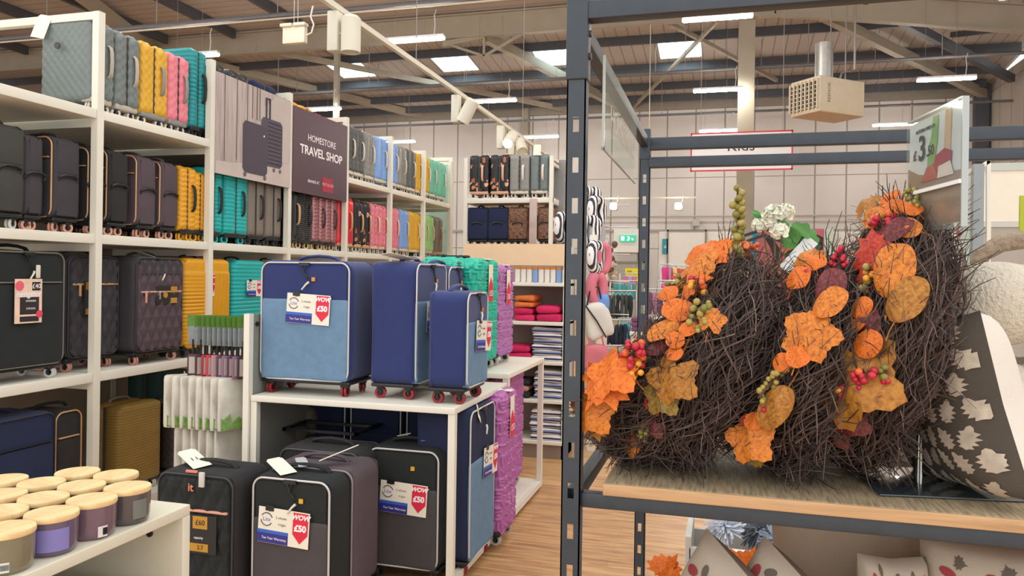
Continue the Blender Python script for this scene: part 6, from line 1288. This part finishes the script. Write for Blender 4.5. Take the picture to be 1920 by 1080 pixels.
for i, (dx, dz, s_, ax_) in enumerate([(0, .5, .10, 20), (-.03, .47, .09, 70), (.03, .48, .09, -40), (.01, .42, .11, 160), (-.01, .40, .12, 200), (.03, .40, .10, 120), (.045, .44, .08, -80), (-.02, .36, .11, 180)]):
    leaf(t, Vector((dx, .01*i, dz+p.z-.981-.47)), Vector((.2*math.sin(i), -1, .4)), Vector((-math.sin(R(ax_)), 0, math.cos(R(ax_)))), s_, 'lobed', GL if i < 3 else mat('#2c4a28', .6, var=.3, vscale=30))
put('stem', MB().cyl((0, .05, 0), (0, .03, p.z-.95), .006, 6), mat('#3d4a2c', .7, var=.1), t)
tag(put('display_plinth', MB().rbox(-.35, .9, 0, .5, 0, .98, .01), mat('#6d675f', .7, var=.05), None, (p.x+.1, 3.42, 0)), 'low grey display block hidden behind the wreaths', 'plinth')
t = thing('house_frame', 'dark house shaped metal roof frame behind the wreaths', 'frame', (0, 3.75, 0))
HF = mat('#30363f', .5, var=0)
for nm_, off, yy_ in (('roof_bar', 0, 3.7), ('roof_bar', 13, 3.9)):
    pts = [at(1342, 460+off, y=yy_), at(1434, 429+off*.9, y=yy_), at(1490, 450+off, y=yy_)]
    for q0, q1 in zip(pts, pts[1:]): put(nm_, MB().beam(q0-Vector((0, 3.75, 0)), q1-Vector((0, 3.75, 0)), .012, .014), HF, t)
    for q in (pts[2],): put('leg', MB().box(q.x-.006, q.x+.006, yy_-3.756, yy_-3.744, 0, q.z), HF, t)
p = at(1497, 478, y=3.6); tag(put('card_sheet', MB().box(-.03, .03, -.002, .002, -.09, .09), mat('#e6ecee', .5, var=0), None, p, (R(0), R(40), 0)), 'white card tilted behind the wreaths below the white flowers', 'card')
cs_ = [o for o in bpy.data.objects if o.name == 'card_sheet'][0]; rod_ = put('card_rod', MB().cyl((0, 0, -.02), (0, 0, .981-p.z), .003, 5), CHROME, cs_); rod_.rotation_euler = (0, R(-40), 0)
# ------------------------------------------------------------------ white framed unit and red lettered sign at the far right
YR = 4.6
t = thing('clothes_table', 'low white table with folded plum and cream clothes behind the rear rack post', 'table', (at(1262, 600, y=9).x, 9, 0))
put('table_top', MB().rbox(-.5, .5, 0, .6, .86, .9, .005), WHITE, t)
for sx in (-.47, .47):
    for sy in (.03, .57): put('leg', MB().box(sx-.02, sx+.02, sy-.02, sy+.02, 0, .86), WHITE, t)
put('lower_board', MB().rbox(-.48, .48, .02, .58, .3, .33, .005), WHITE, t)
for i, (dx, c_, n_) in enumerate([(-.38, '#7d4a72', 'plum'), (-.13, '#e3d3c0', 'cream'), (.12, '#d98ab0', 'rose pink'), (.37, '#8fb3c9', 'pale blue')]):
    for k_ in range(3): tag(put('folded_shirt', MB().rbox(-.11, .11, -.14, .14, 0, .055, .02), mat(c_, .85, var=.08), None, (at(1262, 600, y=9).x+dx, 9.2, .9+k_*.056)), '%s folded shirt on the low clothes table, %s' % (n_, ['at the bottom of its pile', 'in the middle of its pile', 'on top of its pile'][k_]), 'shirt', 'folded shirts on the low table')
a = at(1826, 320, y=YR); b = at(1846, 320, y=YR); tag(put('grey_post', MB().box(a.x, b.x, YR, YR+.05, 0, at(1836, 307, y=YR).z), mat('#8a8f90', .3, metal=.5, var=.05)), 'grey metal post right of the price sign', 'post')
t = thing('steel_stand', 'white steel frame with arm behind the pumpkin cushions', 'stand', (0, YR, 0))
for q0, q1 in [((1853, 300), (1853, 440)), ((1855, 302), (1826, 322)), ((1826, 316), (1790, 336)), ((1790, 336), (1788, 440))]:
    A1, B1 = at(q0[0], q0[1], y=YR+.05), at(q1[0], q1[1], y=YR+.05); put('bar', MB().beam(A1-Vector((0, YR, 0)), B1-Vector((0, YR, 0)), .02, .02), WHITE, t)
for px_ in (1853, 1789): q = at(px_, 440, y=YR+.05); put('leg', MB().box(q.x-.01, q.x+.01, .04, .06, 0, q.z), WHITE, t)
A1 = at(1797, 330, y=YR+.2); t = thing('lettered_sign', 'clear panel with red outlined letters behind the price sign', 'sign', (A1.x, YR+.2, 0)); zt, zb = at(1797, 330, y=YR+.2).z, at(1797, 440, y=YR+.2).z
put('pane', MB().box(-.07, .1, 0, .006, zb-.3, zt), glass_mat('acrylic_b', '#e3efe8', .06, .35), t)
for i, ch in enumerate('ELAS'): text('red_letter', ch, .1, mat('#d5435c', .5, var=0), t, (.0, -.004, zt-.06-i*.085), FRONT)
put('edge', MB().box(.1, .125, -.01, .02, zb-.3, zt-.02), mat('#5c6870', .4, metal=.3, var=0), t); put('foot', MB().box(-.07, .12, -.1, .1, 0, zb-.3), WHITE2, t)
a = at(1846, 320, y=9.0); b = at(1990, 320, y=9.0); z0 = at(1880, 415, y=9).z; z1 = at(1880, 320, y=9).z
t = thing('partition', 'cream partition board at the far right behind the cushions', 'partition', (a.x, 9, 0)); W = b.x-a.x
put('board', MB().box(0, W, 0, .05, z0, z1), mat('#ded8c8', .6, var=.02), t); put('rail', MB().box(0, W, -.01, .06, z1, z1+.08), mat('#b5bab4', .5, var=0), t); put('rail', MB().box(0, W, -.01, .06, z0-.06, z0), mat('#bdbdb5', .5, var=0), t); put('lower_board', MB().box(0, W, 0, .05, 0, z0-.06), mat('#a39c92', .6, var=.03), t)
a = at(1913, 382, y=5.0); tag(put('yellow_sign', MB().box(0, .3, 0, .02, 0, .24), mat('#a9b51e', .5, var=0), None, (a.x, 5.0, at(1913, 445, y=5.0).z)), 'lime yellow sign edge at the right border above the cushion', 'sign')
tag(put('sign_post', MB().box(0, .03, 0, .03, 0, at(1913, 445, y=5.0).z), WHITE2, None, (a.x+.1, 5.02, 0)), 'white post under the lime yellow sign', 'post')
# ------------------------------------------------------------------ white slatted crates with fluffy flowers beyond the lower shelf
SLAT = mat('#c3beb6', .7, var=.08)
YQ = 3.0
a = at(1352, 1000, y=YQ); b = at(1500, 1000, y=YQ); t = thing('slatted_crate', 'white grey slatted crate with fluffy flowers below the wreath board', 'crate', ((a.x+b.x)/2, YQ, 0)); W2 = (b.x-a.x)/2+.12
for i in range(5): put('slat', MB().rbox(-W2, W2, -.01, .01, .06+i*.095, .14+i*.095, .004), SLAT, t)
for s in (-1, 1): put('end_board', MB().rbox(s*W2-.012, s*W2+.012, -.01, .3, 0, .56, .004), SLAT, t)
put('rear_board', MB().box(-W2, W2, .28, .3, 0, .5), SLAT, t); put('base', MB().box(-W2, W2, 0, .3, .02, .05), SLAT, t)
def fluffy(px, py, y, r, m, lab, n=140, grp='fluffy dried flowers'):
    p = at(px, py, y=y); t = thing('fluffy_flower', lab, 'flower', p, 0, grp); mb = MB(); rg = random.Random(int(px))
    for i in range(n):
        d = Vector((rg.gauss(0, 1), rg.gauss(0, 1), rg.gauss(0, 1))).normalized(); q = d.orthogonal().normalized(); mb.tube([d*r*.2, d*r*.7+q*r*.08, d*r*rg.uniform(.8, 1.1)+q*r*.2], r*.07, 3, r2=r*.03)
    put('flower_head', mb.mesh('head'), m, t)['kind'] = 'stuff'; put('stem', MB().cyl((0, 0, -r), (0, .05, -r-.25), .004, 5), STEMM, t)
fluffy(1358, 988, YQ+.03, .075, mat('#dbe0ea', .9, var=.05), 'white fluffy flower at the left end of the slatted crate', 260); fluffy(1422, 995, YQ+.1, .08, mat('#8e939c', .9, var=.1), 'grey spiky flower in the middle of the slatted crate'); fluffy(1460, 1018, YQ+.0, .085, mat('#aebccd', .9, var=.2), 'blue grey spiky flower at the right of the slatted crate'); fluffy(1478, 985, YQ+.15, .08, mat('#6e5f66', .9, var=.1), 'dull mauve spiky flower at the back of the slatted crate')
for px_, py_, lab in [(1246, 1068, 'orange leaf decoration on the floor left of the berry cushion'), (1400, 1064, 'orange leaf decoration between the two berry print cushions')]:
    p = at(px_, py_, y=2.6); t = thing('orange_decoration', lab, 'decoration', (p.x, 2.6, p.z), 0, 'orange decorations')
    for i in range(4): leaf(t, Vector((rg.uniform(-.03, .03), .01*i, rg.uniform(-.03, .03))), Vector((0, -1, .4)), Vector((rg.uniform(-1, 1), 0, 1)), .08, 'maple', LM[1])
    put('stem', MB().cyl((0, .05, 0), (0, .05, -p.z), .006, 6), STEMM, t)
tag(put('blue_white_box', MB().rbox(-.14, .14, -.1, .1, 0, at(1390, 1048, y=2.75).z, .006), stripes_mat('blue_white', ['#d9dde0', '#4a86c4', '#e4e4e0'], 2, .06), None, (at(1390, 1048, y=2.75).x, 2.75, 0)), 'blue and white striped box on the floor behind the berry cushions', 'box')
